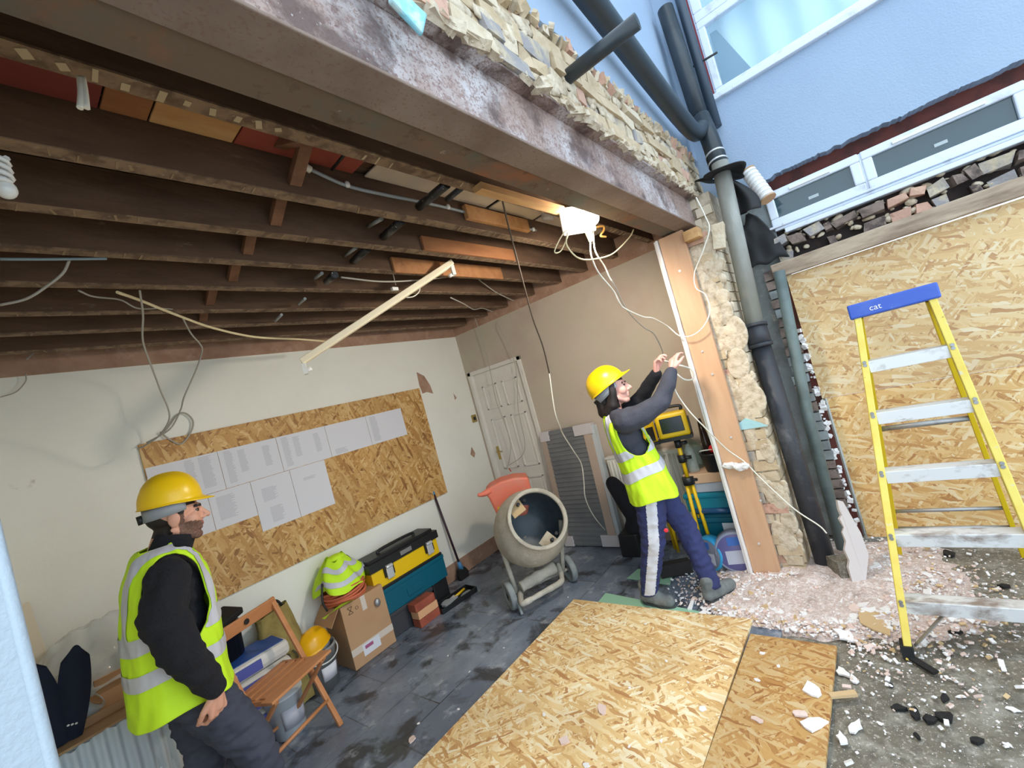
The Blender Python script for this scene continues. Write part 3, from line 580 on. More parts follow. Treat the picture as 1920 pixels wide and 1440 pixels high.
def rear(z): f=1-z/1.58; return Vector((3.06+.54*f,0,z)),(-.022+.147*f),(-.295-.125*f)
for z,r in ((.905,.015),(.33,.011),(.2,.012)):
    p,ya,yb=rear(z); q=MB(); q.tube([(p.x,ya,z),(p.x,yb,z)],r,12); obj('rear_bar',q,m_dullmetal,t)
q=MB(); q.obox((3.035,-.158,1.618),(.12,.36,.078),(0,.06,.0)); cap=obj('top_cap',q,m_blue,t,bevel=.008)
def text(body,size,M,m,parent,name='lettering',th=.0008):
    cu=bpy.data.curves.new(name,'FONT'); cu.body=body; cu.size=size; cu.extrude=th; cu.align_x='CENTER'; cu.align_y='CENTER'
    tmp=bpy.data.objects.new('tmp',cu); COL.objects.link(tmp); dg=bpy.context.evaluated_depsgraph_get(); me=tmp.evaluated_get(dg).to_mesh()
    q=MB(); q.add([M@v.co for v in me.vertices],[list(p.vertices) for p in me.polygons]); bpy.data.objects.remove(tmp)
    return obj(name,q,m,parent)
def face(o,right,up): 
    r=Vector(right).normalized();u=Vector(up).normalized();n=r.cross(u); return Matrix(((r.x,u.x,n.x,o[0]),(r.y,u.y,n.y,o[1]),(r.z,u.z,n.z,o[2]),(0,0,0,1)))
text('cat',.042,face((2.9738,-.09,1.618),(0,-1,0),(.06,0,1)),m_shard,cap)
q=MB(); a=lerp(L0,L1,.1); q.bar(a+Vector((.02,-.02,-.06)),(2.60,-.03,.22),.02,.004); obj('tread_brace',q,m_dullmetal,t)
# ================================================================ cement mixer
C=Vector((2.80,2.46,.555)); toc=(CAM-C).normalized(); rgt=Vector((toc.y,-toc.x,0)).normalized()*-1
if rgt.dot(RT)<0: rgt=-rgt
ax=(toc*1.0+rgt*.30+Vector((0,0,.22))).normalized(); zx=ax; xx=zx.cross(Vector((0,0,1))).normalized(); yy=zx.cross(xx)
MM=Matrix(((xx.x,yy.x,zx.x,C.x),(xx.y,yy.y,zx.y,C.y),(xx.z,yy.z,zx.z,C.z),(0,0,0,1)))
mx=thing('cement_mixer','grey cement mixer with orange motor cover by the white door','cement mixer',(2.78,2.46,0))
q=MB(); q.lathe([(.14,-.32),(.22,-.31),(.275,-.24),(.305,-.10),(.312,.0),(.305,.07),(.285,.14),(.255,.21),(.228,.262),(.226,.285),(.218,.285),(.214,.262)],40,MM,caps=False); q.lathe([(.001,-.32),(.14,-.32)],40,MM,caps=False)
drum=obj('drum',q,m_cement,mx)
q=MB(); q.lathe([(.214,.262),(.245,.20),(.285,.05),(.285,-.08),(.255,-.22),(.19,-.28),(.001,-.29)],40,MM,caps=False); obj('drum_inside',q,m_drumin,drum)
q=MB(); q.tube([MM@Vector((.235*math.cos(a*math.pi/20),.235*math.sin(a*math.pi/20),.276)) for a in range(40)],.013,8,True); obj('drum_rim',q,m_cement,drum)
for sgn,m_,l in ((1,BRK[1],'paddle with two bolts'),(-1,m_tan,'paddle')):
    q=MB(); pm=MM@Matrix.Rotation(.55 if sgn>0 else .25+math.pi,4,'Z'); 
    q.box(-.06,.06,.12,.235,.14,.158,pm@Matrix.Translation((0,-.0,0))@Matrix.Rotation(.35*sgn,4,'Y')); pd=obj('mixing_paddle',q,m_,drum,bevel=.004)
    q=MB(); 
    for x in (-.03,.03): q.cyl(pm@Vector((x,.19,.155)),pm@Vector((x,.19,.185)),.014,n=10)
    obj('bolt',q,m_black,pd)
# motor cover behind the drum to its upper left
left=-rgt; bk=-toc; bk.z=0; bk.normalize(); c0=C+bk*.31; rh=Vector((rgt.x,rgt.y,0)).normalized(); lf=-rh; left=lf; fl=-bk
Mc=Matrix(((rh.x,0,bk.x,c0.x),(rh.y,0,bk.y,c0.y),(0,1,0,c0.z),(0,0,0,1)))
q=MB(); q.prism([(-.325,.325),(-.30,.26),(-.26,.05),(0,.02),(.1,.2),(.10,.355),(-.03,.385),(-.16,.385),(-.27,.36)],.26,Mc)
cw=obj('motor_cover',q,m_orange,mx,bevel=.02)
q=MB(); q.tube(smoothpath([Mc@Vector((-.27,.33,.02)),Mc@Vector((-.34,.318,.0)),Mc@Vector((-.39,.325,-.01))],3),[.03,.03,.028,.024,.02,.018,.014],8); obj('cover_lip',q,m_orange,cw)
q=MB(); q.prism([(-.25,.10),(-.18,.10),(-.19,.17),(-.245,.165)],.004,Mc@Matrix.Translation((0,0,-.005))); obj('warning_sticker',q,m_yel2,cw)
WL,WR=Vector((2.50,2.61,.11)),Vector((2.99,2.33,.11)); axd=(WR-WL).normalized(); fwd=Vector((-toc.x*-1,-toc.y*-1,0)).normalized()
for p in (WL,WR):
    q=MB(); Mz=Matrix.Translation(p)@axd.to_track_quat('Z','Y').to_matrix().to_4x4(); q.lathe([(.03,-.02),(.075,-.014),(.08,-.026),(.108,-.024),(.112,-.012),(.112,.012),(.108,.024),(.08,.026),(.075,.014),(.03,.02)],28,Mz,caps=False)
    for i in range(6):
        a=i*math.pi/3; q.bar(p+Mz.to_3x3()@Vector((.02*math.cos(a),.02*math.sin(a),0)),p+Mz.to_3x3()@Vector((.078*math.cos(a),.078*math.sin(a),0)),.02,.02,up=axd)
    obj('wheel',q,m_wheel,mx)
q=MB(); q.cyl(WL,WR,.014); 
f2=Vector((toc.x,toc.y,0)).normalized()
def lump(pts,r):
    pts=smoothpath(pts,6); q.tube(pts,[r*(1+.25*noise.noise(p*22)) for p in pts],12)
a=WL+axd*.09; c=WR-axd*.09
lump([a+f2*.02,a+f2*.16+Vector((0,0,-.02)),a+f2*.19+axd*.03+Vector((0,0,-.02)),(a+c)/2+f2*.21+Vector((0,0,-.0)),c+f2*.18-axd*.03,c+f2*.13+Vector((0,0,.02)),c+Vector((0,0,.07))],.022)
obj('tow_frame',q,m_cement,mx)
q=MB(); pts=[a+axd*.02+f2*.06+Vector((0,0,.05)),(a+c)/2+f2*.06+Vector((0,0,.07)),c-axd*.04+f2*.05+Vector((0,0,.08))]; pts=smoothpath(pts,8); q.tube(pts,[.046*(1+.2*noise.noise(p*18)) for p in pts],12); obj('cement_crusted_axle_tube',q,m_cement,mx)
q=MB(); q.tube([WL+axd*.06,C-ax*.05+left*.28],.02,10); q.tube([WR-axd*.06,C-ax*.05+rgt*.28],.02,10); q.tube([(WL+WR)/2+bk*.35+Vector((0,0,-.10)),C-ax*.30],.022,10); q.tube([(WL+WR)/2,(WL+WR)/2+bk*.36+Vector((0,0,-.09))],.02,10); obj('frame',q,m_cement,mx)
q=MB(); a=WL+axd*.06+f2*.05; q.tube(smoothpath([a+Vector((0,0,-.02)),a+f2*.07+Vector((0,0,-.04)),a+f2*.13+axd*.01+Vector((0,0,-.10))]),[.012]*13,8); obj('prop_foot',q,m_wheel,mx)
# ================================================================ folding chair
ch=thing('folding_chair','folding wooden chair with a slatted seat beside the standing man','chair',(1.12,2.93,0),0)
f=Vector((.35,-.94,0)).normalized(); wv=Vector((.94,.35,0)).normalized(); fr=Vector((1.14,2.93,0)); W_=.40
def cp(s,fw,z): return fr-wv*s+f*fw+Vector((0,0,z))
for s in (0,W_):
    q=MB(); q.bar(cp(s,0,0),cp(s,-.30,.84),.032,.02,up=f); obj('back_leg_stile',q,m_chair,ch,bevel=.005)
    e=.03 if s==0 else -.03
    q=MB(); q.bar(cp(s+e,-.42,0),cp(s+e,.02,.43),.03,.02,up=f); obj('rear_leg',q,m_chair,ch,bevel=.005)
q=MB(); q.bar(cp(-.01,-.295,.80),cp(W_+.01,-.295,.80),.018,.085,up=(0,-.34,.94)); rl=obj('top_rail',q,m_chair,ch,bevel=.006)
q=MB(); m0=cp(W_/2,-.283,.80); q.cyl(m0-f*.0,m0+f*.004,.017,n=16); obj('finger_hole',q,m_black,rl)
for i in range(5):
    q=MB(); fw=-.30+i*.078; wd=.066 if i<4 else .085; q.bar(cp(.025 if i<4 else -.02,fw,.455-.006*(4-i)),cp(W_-.025 if i<4 else W_+.02,fw,.455-.006*(4-i)),wd if i==4 else .045,.016,up=(0,0,1)); obj('seat_slat',q,m_chair,ch,bevel=.004)
q=MB(); q.bar(cp(.02,-.32,.425),cp(.02,.03,.44),.02,.025); q.bar(cp(W_-.02,-.32,.425),cp(W_-.02,.03,.44),.02,.025); obj('seat_rail',q,m_chair,ch)
q=MB(); q.tube([cp(0,-.055,.16),cp(W_,-.055,.16)],.011,10); obj('stretcher',q,m_chair,ch)
q=MB(); q.tube([cp(.03,-.35,.10),cp(W_-.03,-.35,.10)],.010,10); obj('stretcher',q,m_chair,ch)
# ================================================================ clutter along the notice board wall
def Y(u,v,y): return P(u,v,1,y)
yf=3.38
# cardboard box with tape and marks
a=Y(662,1235,yf); c=Y(738,1180,yf); tp=Y(718,1093,yf).z
bx=thing('cardboard_box','brown cardboard box with a white label and a stuck-on knob, beside the grey bucket','box',((a.x+c.x)/2,yf+.15,0))
q=MB(); q.box(a.x,c.x,yf,YW-.02,.001,tp); obj('carton',q,m_card,bx,bevel=.004)
q=MB(); q.obox((a.x-.05,yf+.15,tp-.05),(.13,.28,.004),(0,-.9,0)); obj('flap',q,m_card,bx)
xm=(a.x+c.x)/2
for t_ in ((xm-.02,xm+.02,yf-.0015,yf,tp-.11,tp),(a.x,c.x,yf-.001,yf,.10,.15)):
    q=MB(); q.box(*t_); obj('tape',q,m_tape,bx)
q=MB(); q.box(a.x+.09,a.x+.24,yf-.002,yf-.001,.055,.14); lb=obj('shipping_label',q,m_paper,bx); q=MB(); q.box(a.x+.11,a.x+.18,yf-.003,yf-.002,.10,.125); obj('label_print',q,mat('mauve_print',S(170,90,130),.8),lb)
q=MB(); q.ell((c.x-.08,yf-.012,tp-.11),(.026,.018,.033)); obj('knob',q,m_dullmetal,bx)
q=MB(); x=a.x+.05;z=tp-.08; 
for p in (((0,0),(.04,.05)),((.04,0),(0,.05)),((0,.05),(.04,.05)),((.005,0),(.035,0))): q.bar((x+p[0][0],yf-.001,z+p[0][1]),(x+p[1][0],yf-.001,z+p[1][1]),.006,.001,up=(0,1,0))
q.tube([(x+.075+.012*math.cos(i*.63),yf-.001,z+.02+.012*math.sin(i*.63)) for i in range(10)],.002,5,True); obj('printed_symbol',q,mat('brown_print',S(120,90,66),.8),bx)
# orange cable coil and vest on the box
cc=Vector((xm-.06,yf+.13,tp+.05)); q=MB()
for i in range(6):
    r=.15+.012*(i%2); q.tube([cc+Vector((r*math.cos(k*math.pi/14),.85*r*math.sin(k*math.pi/14),i*.019+.008*math.sin(k*.45+i))) for k in range(28)],.0105,7,True)
q.v=[p+Vector((0,0,-.036)) for p in q.v]
obj('cable_coil',q,mat('orange_cable',S(206,110,76),.6),label='coil of orange extension cable on top of the cardboard box',cat='cable')
q=MB()
def ves(u,v):
    a=2*math.pi*u; r=(.19-.12*v**1.4)*(1+.14*math.sin(3*a+1)+.10*math.sin(5*a+v*5)); return Vector((cc.x-.01+r*math.cos(a)*1.05,cc.y+r*.8*math.sin(a),cc.z+.075+.21*v+.02*math.sin(4*a)-.05*(1-v)*max(0,math.sin(a*1.5))))
q.grid(ves,40,12,wrap=True); q.ell((cc.x-.0,cc.y,cc.z+.28),(.075,.06,.03)); vs_=obj('folded_vest',q,m_hivis,label='crumpled hi-vis vest heaped on the orange cable coil',cat='vest')
q=MB()
for v0 in (.22,.62): q.grid(lambda u,v:(ves(u*.62+.45,v0+.16*v)-Vector((cc.x,cc.y,0)))*1.0+Vector((cc.x,cc.y,0))+Vector((math.cos(2*math.pi*(u*.62+.45)),math.sin(2*math.pi*(u*.62+.45)),0))*.006,24,4)
obj('reflective_strip',q,m_refl,vs_)
q=MB(); p0=Y(598,1135,yf-.02); q.grid(lambda u,v:Vector((p0.x+.0+.25*u,yf-.01-.05*math.sin(v*3),tp+.012+.035*math.sin(u*3)*math.sin(v*3))),14,6); obj('vest_tail',q,m_hivis,vs_)
q=MB(); q.tube(smoothpath([cc+Vector((-.17,-.05,.16)),cc+Vector((-.21,-.08,.05)),cc+Vector((-.2,-.09,-.03))]),.008,6); obj('black_strap',q,m_black,vs_)
# tool box stack
ys=3.42; q0=Y(690,1088,ys); q1=Y(826,1030,ys)
x0,x1=q0.x+.03,q1.x; zt=Y(690,1062,ys).z
zb=.41
tb=thing('tool_box','black and yellow toolbox with two silver latches on top of the teal box','toolbox',((x0+x1)/2,ys+.12,zb))
q=MB(); q.box(x0+.01,x1-.01,ys+.006,YW-.03,zb+.02,zb+.17); obj('body',q,m_yel2,tb,bevel=.008)
q=MB(); q.box(x0,x1,ys-.004,YW-.02,zb,zb+.024); obj('base_rim',q,m_black,tb,bevel=.006)
q=MB(); q.box(x0-.006,x1+.006,ys-.01,YW-.015,zb+.165,zb+.235); q.prism([(x0+.02,ys+.03),(x1-.02,ys+.03),(x1-.02,YW-.04),(x0+.02,YW-.04)],.03,Matrix.Translation((0,0,zb+.23))); q.tube(smoothpath([(x0+.18,ys+.11,zb+.25),(x0+.2,ys+.11,zb+.285),(x1-.2,ys+.11,zb+.285),(x1-.18,ys+.11,zb+.25)]),.013,8); lid=obj('lid',q,m_black,tb,bevel=.01)
q=MB(); xm=(x0+x1)/2; q.box(xm-.06,xm+.06,ys-.013,ys-.009,zb+.185,zb+.22); obj('name_plate',q,m_dullmetal,lid)
for xx_ in (x0+.17,x1-.12):
    q=MB(); q.box(xx_-.05,xx_+.05,ys-.008,ys,zb+.08,zb+.17); q_=obj('latch_plate',q,m_black,tb); q=MB(); q.box(xx_-.033,xx_+.033,ys-.022,ys-.006,zb+.06,zb+.175); q.tube([(xx_-.033,ys-.02,zb+.16),(xx_+.033,ys-.02,zb+.16)],.014,10); obj('latch',q,m_steel,tb,bevel=.006)
q=MB(); q.box(x0+.04,x1+.01,ys+.004,YW-.03,.20,.408); q.box(x0+.04,x1+.012,ys-.002,ys+.006,.375,.408); dr=obj('storage_box',q,m_teal2,label='dark teal storage box underneath the black and yellow toolbox',cat='box',bevel=.012)
q=MB(); q.box((x0+x1)/2-.08,(x0+x1)/2+.08,ys-.004,ys+.006,.24,.30); obj('handle_recess',q,m_teal2,dr,bevel=.004)
q=MB(); q.box(x0+.06,x1-.2,ys+.008,YW-.03,.001,.198); q.box(x0+.05,x1-.19,ys+.002,YW-.025,.16,.198); obj('tool_case',q,mat('grey_black_case',S(62,62,66),.5,layers=((S(100,96,92),7,.55,.7,.6),)),label='dark tool case on the floor underneath the teal storage box',cat='case',bevel=.008)
q=MB(); q.box(x1-.17,x1-.0,ys+.03,YW-.04,.001,.198); q.jitter(.01,8); obj('dark_carton',q,m_black,label='small black case under the right end of the teal storage box',cat='case',bevel=.01)
# bricks
yb=3.29; a=Y(778,1130,yb); 
for i,(m_,dz,dx,l) in enumerate(((m_redb,0,.0,'red brick at the bottom of the small stack by the toolboxes'),(m_tanb,.068,.0,'tan faced brick in the middle of the small stack'),(m_redb,.136,-.012,'red brick on top of the small stack by the toolboxes'))):
    q=MB(); q.box(a.x+.0+dx,a.x+.215+dx,yb,yb+.103,dz+.001,dz+.066); q.jitter(.002,9); obj('brick',q,m_,label=l,cat='brick',bevel=.004,group='bricks by the toolboxes')
# paint tray
w_=[P(u,v,2,.0) for u,v in ((812,1142),(832,1158),(898,1112),(872,1100))]; ctr=sum(w_,Vector())/4; d=(w_[2]-w_[1]); ang=math.atan2(d.y,d.x)
pt=thing('tool_tray','open black plastic tray of tools on the floor before the brick stack','tray',(ctr.x,ctr.y,0),ang)
q=MB(); q.box(-.20,.20,-.085,.085,.001,.008)
for s in (-1,1): q.box(-.20,.20,s*.085-.004,s*.085+.004,.001,.045); q.box(s*.20-.004,s*.20+.004,-.085,.085,.001,.045)
obj('tray_body',q,m_black,pt,local=True,bevel=.003)
q=MB(); q.bar((-.14,-.02,.03),(.02,.01,.034),.05,.02); obj('scraper_blade',q,m_steel,pt,local=True)
q=MB(); q.tube([(.0,.0,.035),(.14,.03,.038)],.012,8); obj('scraper_handle',q,m_yel2,pt,local=True)
q=MB(); q.ell((.1,-.04,.025),(.06,.025,.018)); q.ell((-.08,.04,.025),(.05,.025,.02)); obj('plaster_lump',q,m_wheel,pt,local=True)
# broom
b0=P(858,1050,1,3.60); b0.z=0; t0=P(812,922,1,YW-.01)
br=thing('broom','thin broom with a blue neck leaning on the white wall','broom',(b0.x,3.60,0))
hb=Vector((b0.x+.01,3.60,.15)); q=MB(); q.tube([hb,t0],.012,10); obj('broom_handle',q,mat('purple_brown_handle',S(56,36,48),.5),br)
q=MB(); q.tube([hb+Vector((-.003,0,.03)),hb+Vector((.004,0,-.05))],[.017,.03],10); q.tube([t0-(t0-hb)*.04,t0],.014,10); obj('neck',q,mat('light_blue_plastic',S(78,140,190),.45),br)
q=MB(); q.prism([(-.04,.11),(.04,.11),(.075,.05),(.06,.0),(-.05,.0),(-.06,.05)],.05,face((hb.x,hb.y+.025,.001),(1,0,0),(0,0,1))); obj('bristles',q,m_rubber,br,bevel=.004)
# bucket with helmet
bk_=Vector((1.325,3.49,0)); 
bu=thing('bucket','grey plastic bucket with a white handle and label, left of the cardboard box','bucket',bk_)
q=MB(); q.lathe([(.095,.002),(.10,.0),(.125,.26),(.132,.262),(.132,.285),(.125,.285),(.12,.262),(.095,.02),(.001,.015)],28,Matrix.Translation(bk_)); obj('pail',q,m_bucket,bu)
q=MB(); q.tube(smoothpath([bk_+Vector((-.13*math.cos(k),-.145*abs(math.sin(k))*.9-.02,.265-.06*math.sin(k))) for k in [i*math.pi/8 for i in range(9)]],3),.005,6); obj('bail_handle',q,m_white,bu)
q=MB(); q.grid(lambda u,v:bk_+Vector(((.112+.014*v)*math.cos(-1.95+1.0*u),(.112+.014*v)*math.sin(-1.95+1.0*u),.07+.1*v)),10,2); obj('paper_label',q,m_paper,bu,solid=.001)
# bags of plaster
for i in range(5):
    q=MB(); c0=Vector((Y(462,1240,3.42).x+.03,3.42,.055+.105*i)); q.box(-.19,.19,-.14,.16,-.05,.05,Matrix.Translation(c0)@Matrix.Rotation(random.uniform(-.08,.08),4,'Z')); q.v=[Vector(p) for p in q.v]
    n_=('at the bottom','second from the bottom','in the middle','second from the top','topmost, with a blue top and stain')[i]
    bg_=obj('plaster_bag',q,mat('white_blue_bag_%d'%i,S(224,220,212),.6,layers=((S(150,130,100),6,.62,.72,.6),)),label='white plaster bag in the stack behind the chair, '+n_,cat='bag',group='stacked plaster bags',bevel=.035)
    q=MB(); q.box(c0.x-.17,c0.x+.01,c0.y-.146,c0.y-.141,c0.z-.03,c0.z+.03); obj('print_panel',q,mat('violet_blue_print_%d'%i,S(86,92,170),.6),bg_)
    if i==4: q=MB(); q.box(c0.x-.165,c0.x+.165,c0.y-.115,c0.y+.13,c0.z+.0495,c0.z+.053); obj('blue_panel',q,mat('blue_bag_print',S(40,86,168),.5),bg_)
# olive sack
s0=Vector((Y(540,1215,3.46).x-.015,3.555,0)); 
def sack(u,v):
    a=2*math.pi*u; rx=.145-.02*v+.02*math.sin(v*4); ry=.11*(1-.75*max(0,v-.5)*1.7); n_=noise.noise(Vector((math.cos(a)*2,math.sin(a)*2,v*4)))*.018
    return s0+Vector(((rx+n_)*math.copysign(abs(math.cos(a))**.7,math.cos(a)),(ry+n_)*math.copysign(abs(math.sin(a))**.7,math.sin(a)),.002+.66*v+.02*math.cos(a)))
q=MB(); q.grid(sack,36,18,wrap=True); q.add([sack(i/36,0) for i in range(36)],[list(range(36))[::-1]]); sk=obj('rubble_sack',q,m_burlap,label='olive woven sack printed with dark letters behind the chair',cat='sack')
text('day',.15,face((s0.x-.02,s0.y-.135,.36),(1,0,.1),(0,.08,1)),mat('dark_sack_print',S(70,66,44),.9),sk)
q=MB(); q.tube(smoothpath([s0+Vector((-.03,0,.66)),s0+Vector((.0,-.01,.71)),s0+Vector((.05,0,.71)),s0+Vector((.08,0,.66))]),.01,6); obj('sack_handle',q,m_rubber,sk)
# yellow spare helmet set later (shared builder)
# white tub below the chair
wb=Vector((Y(530,1300,3.22).x+.01,3.26,0)); q=MB(); q.lathe([(.085,.0),(.09,.002),(.11,.24),(.116,.242),(.116,.255),(.001,.255)],26,Matrix.Translation(wb)); wbt=obj('paint_tub',q,mat('pale_blue_white_tub',S(208,216,222),.5),label='white paint tub on the floor under the folding chair',cat='tub')
q=MB(); q.grid(lambda u,v:wb+Vector(((.1+.008*v)*math.cos(-2.2+1.5*u),(.1+.008*v)*math.sin(-2.2+1.5*u),.06+.12*v)),10,2); obj('tub_label',q,m_refl,wbt,solid=.001)
# black bin with dark plate behind the man
bb=Vector((Y(440,1180,3.48).x-.10,3.56,0)); q=MB(); q.lathe([(.11,0),(.12,.002),(.15,.70),(.155,.70),(.155,.73),(.14,.73),(.135,.6),(.001,.6)],24,Matrix.Translation(bb)); bn=obj('black_bin',q,m_black,label='tall black plastic bin between the man and the sack',cat='bin')
q=MB(); q.obox(bb+Vector((.02,-.02,.77)),(.26,.2,.05),(.1,-.15,.3)); q.jitter(.015,9); obj('rubber_float',q,m_rubber,label='black rubber float lying across the black bin',cat='tool',bevel=.01)
# ================================================================ corner of wrapped things at the left
wp=thing('wrapped_radiator','ribbed radiator in bubble wrap standing before the boxes at bottom left','radiator',(.21,3.03,0))
q=MB(); 
for i in range(9): q.tube(smoothpath([(.025+i*.045,2.965,.02),(.025+i*.045,2.955,.3),(.025+i*.045,2.965,.70)],3),.021,8)
q.box(.005,.41,2.975,3.07,.0,.705); obj('radiator_body',q,mat('pale_grey_enamel',S(226,234,240),.5),wp)
def wrapf(u,v): 
    x=-.015+.445*u; z=.004+.715*v; return Vector((x,2.925+.012*math.sin(x*139)+.012*noise.noise(Vector((x*9,z*9,0)))-.03*(1-v)*noise.noise(Vector((x*4,z*3,4))),z+.012*noise.noise(Vector((x*20,0,0)))*v))
q=MB(); q.grid(wrapf,70,24); obj('bubble_wrap',q,m_bubble,wp)
q=MB(); q.box(-.005,.42,2.95,3.09,.712,.722); q.box(-.005,.42,3.085,3.092,.5,.76); obj('cardboard_edge',q,m_card,wp)
q=MB(); q.box(.20,.50,3.24,3.60,.001,.80); q.obox((.35,3.22,.83),(.30,.005,.10),(.5,0,0)); obj('tall_carton',q,m_card,label='tall brown carton behind the wrapped radiator',cat='box',bevel=.006)
q=MB(); q.tube([(.09,3.20,.735),(.19,3.16,.80)],.055,18); q.mi=1; q.tube([(.189,3.16,.7995),(.192,3.159,.802)],.035,16); obj('wrap_roll',q,[m_bubble,m_card],label='roll of clear bubble wrap lying behind the navy bag',cat='roll')
q=MB()
for side in (0,1):
    M=face((.06+.03*side,3.03,.725),(1,0,0),(0,.05,1))@Matrix.Rotation((.12,-.20)[side],4,'Z')@Matrix.Scale(.72,4,(1,0,0)); hh=(.40,.385)[side]
    q.grid(lambda u,v:M@Vector(((u*2-1)*(.022+.055*math.sin(math.pi*min(1,v*.62+.12)))*(1 if v<.97 else .6),hh*v*(1-.10*(u*2-1)**2),.022*math.cos(math.pi*(u-.5))*math.sin(math.pi*min(1,v*.9+.1))+.004)),14,20)
    q.grid(lambda u,v:M@Vector(((1-u*2)*(.022+.055*math.sin(math.pi*min(1,v*.62+.12)))*(1 if v<.97 else .6),hh*v*(1-.10*(u*2-1)**2),-.018*math.cos(math.pi*(u-.5))*math.sin(math.pi*min(1,v*.9+.1)))),14,20)
nv=obj('navy_bag',q,m_navy,label='navy blue bag with two pointed ends beside the white wall end',cat='bag')
q=MB(); 
for i in range(3): q.ell((.085+.012*i,2.992-.002*i,.80-.004*i),(.005,.003,.004))
obj('white_mark',q,m_shard,nv)
q=MB()
def dust(u,v):
    x=-.0+.62*u; y=3.30+.36*v; return Vector((x,y,.86+.26*math.sin(math.pi*min(1,u*.9+.1))*math.sin(math.pi*(v*.8+.15))+.045*noise.noise(Vector((x*7,y*7,2)))+.03*noise.noise(Vector((x*19,y*19,2)))))
q.grid(dust,50,30); q.grid(lambda u,v:Vector((.62*u,3.30-.10*v+.03*noise.noise(Vector((u*8,v*5,1))),dust(u,0).z-.14*v)),50,10); obj('dust_sheet',q,m_film,label='crumpled clear polythene sheet heaped on the cartons in the left corner',cat='plastic sheet')
q=MB(); q.box(.05,.19,3.36,3.60,.001,.84); obj('pale_carton',q,mat('pale_carton',S(206,186,160),.8),label='pale carton in the left corner under the polythene sheet',cat='box',bevel=.006)
q=MB(); q.bar((.11,3.60,.001),(.03,3.66,1.30),.09,.02,up=(0,1,0)); obj('leaning_plank',q,mat('cream_plank',S(226,214,190),.7),label='cream plank leaning in the left corner behind the navy bag',cat='plank',bevel=.003)
q=MB(); q.ell((.36,3.34,.875),(.075,.06,.065)); q.jitter(.04,9); obj('green_sack',q,m_dkgreen,label='small dark green cloth bundle on the tall carton behind the man',cat='bundle')
q=MB(); q.grid(lambda u,v:Vector((.40+.2*u,3.30+.2*v,.83+.30*math.sin(math.pi*u)*math.sin(math.pi*v)+.05*noise.noise(Vector((u*4,v*4,0))))),20,16); obj('film_bundle',q,m_film,label='clear film bundle with highlights behind the back of the man',cat='plastic sheet')
# ================================================================ things before the door wall
q=MB(); xr=XD-.10; q.box(xr,XD-.03,1.2,2.09,.12,.85)
for i in range(24): q.tube([(xr-.004,1.23+i*.036,.15),(xr-.004,1.23+i*.036,.82)],.010,6)
q.box(xr-.01,XD-.03,1.19,2.10,.845,.86); obj('radiator',q,m_rad,label='white panel radiator on the wall behind the person with the cable',cat='radiator')
rp=thing('packed_radiator','grey ribbed radiator panel with taped corners leaning by the door','radiator',(3.70,2.46,0))
Ml=face((3.655,2.79,.012),(0,-1,0),(.068,0,1)); Wd=.63; Hp=1.20
q=MB(); q.box(.055,Wd-.1,.0,Hp,-.03,.012,Ml)
for i in range(26): q.box(.06,Wd-.105,.02+i*.0455,.045+i*.0455,.012,.02,Ml)
obj('ribbed_panel',q,m_radgrey,rp)
q=MB(); q.box(0,.06,0,Hp,-.04,.025,Ml); obj('card_edge',q,mat('grey_card',S(176,158,142),.8),rp); q=MB(); q.box(Wd-.105,Wd-.02,0,Hp,-.04,.025,Ml); obj('card_edge',q,mat('grey_card2',S(186,166,150),.8),rp)
q=MB(); q.box(Wd-.025,Wd+.02,0,Hp-.02,-.05,.015,Ml); obj('clear_wrap',q,m_bubble,rp)
for a in ((-.005,.11,Hp-.10,Hp+.005),(Wd-.21,Wd-.0,Hp-.10,Hp+.006),(-.005,.11,-.003,.10),(Wd-.19,Wd-.0,-.003,.11)):
    q=MB(); q.box(*a,-.045,.03,Ml); obj('corner_pad',q,mat('pale_pad',S(204,198,200),.6),rp,bevel=.004)
q=MB(); q.box(3.45,3.62,1.86,2.06,.001,.22); q.jitter(.03,5); kb=obj('black_case',q,m_black,label='black case on the floor between the packed radiator and the person with the cable',cat='case',bevel=.02)
q=MB(); a=P(1165,895,0,3.5); M=Matrix.Identity(4); pts=smoothpath([(3.52,2.02,.70),(3.5,1.98,.66),(3.5,1.90,.5),(3.5,1.86,.36),(3.52,1.9,.24)],5); q.tube(pts,[.02,.03,.045,.055,.06,.065,.07,.075,.08,.085,.088,.09,.09,.088,.085,.08,.08,.08,.08,.085,.09][:len(pts)],12); obj('black_bag',q,m_blk,label='black cloth bag propped on the black case beside the white radiator',cat='bag')
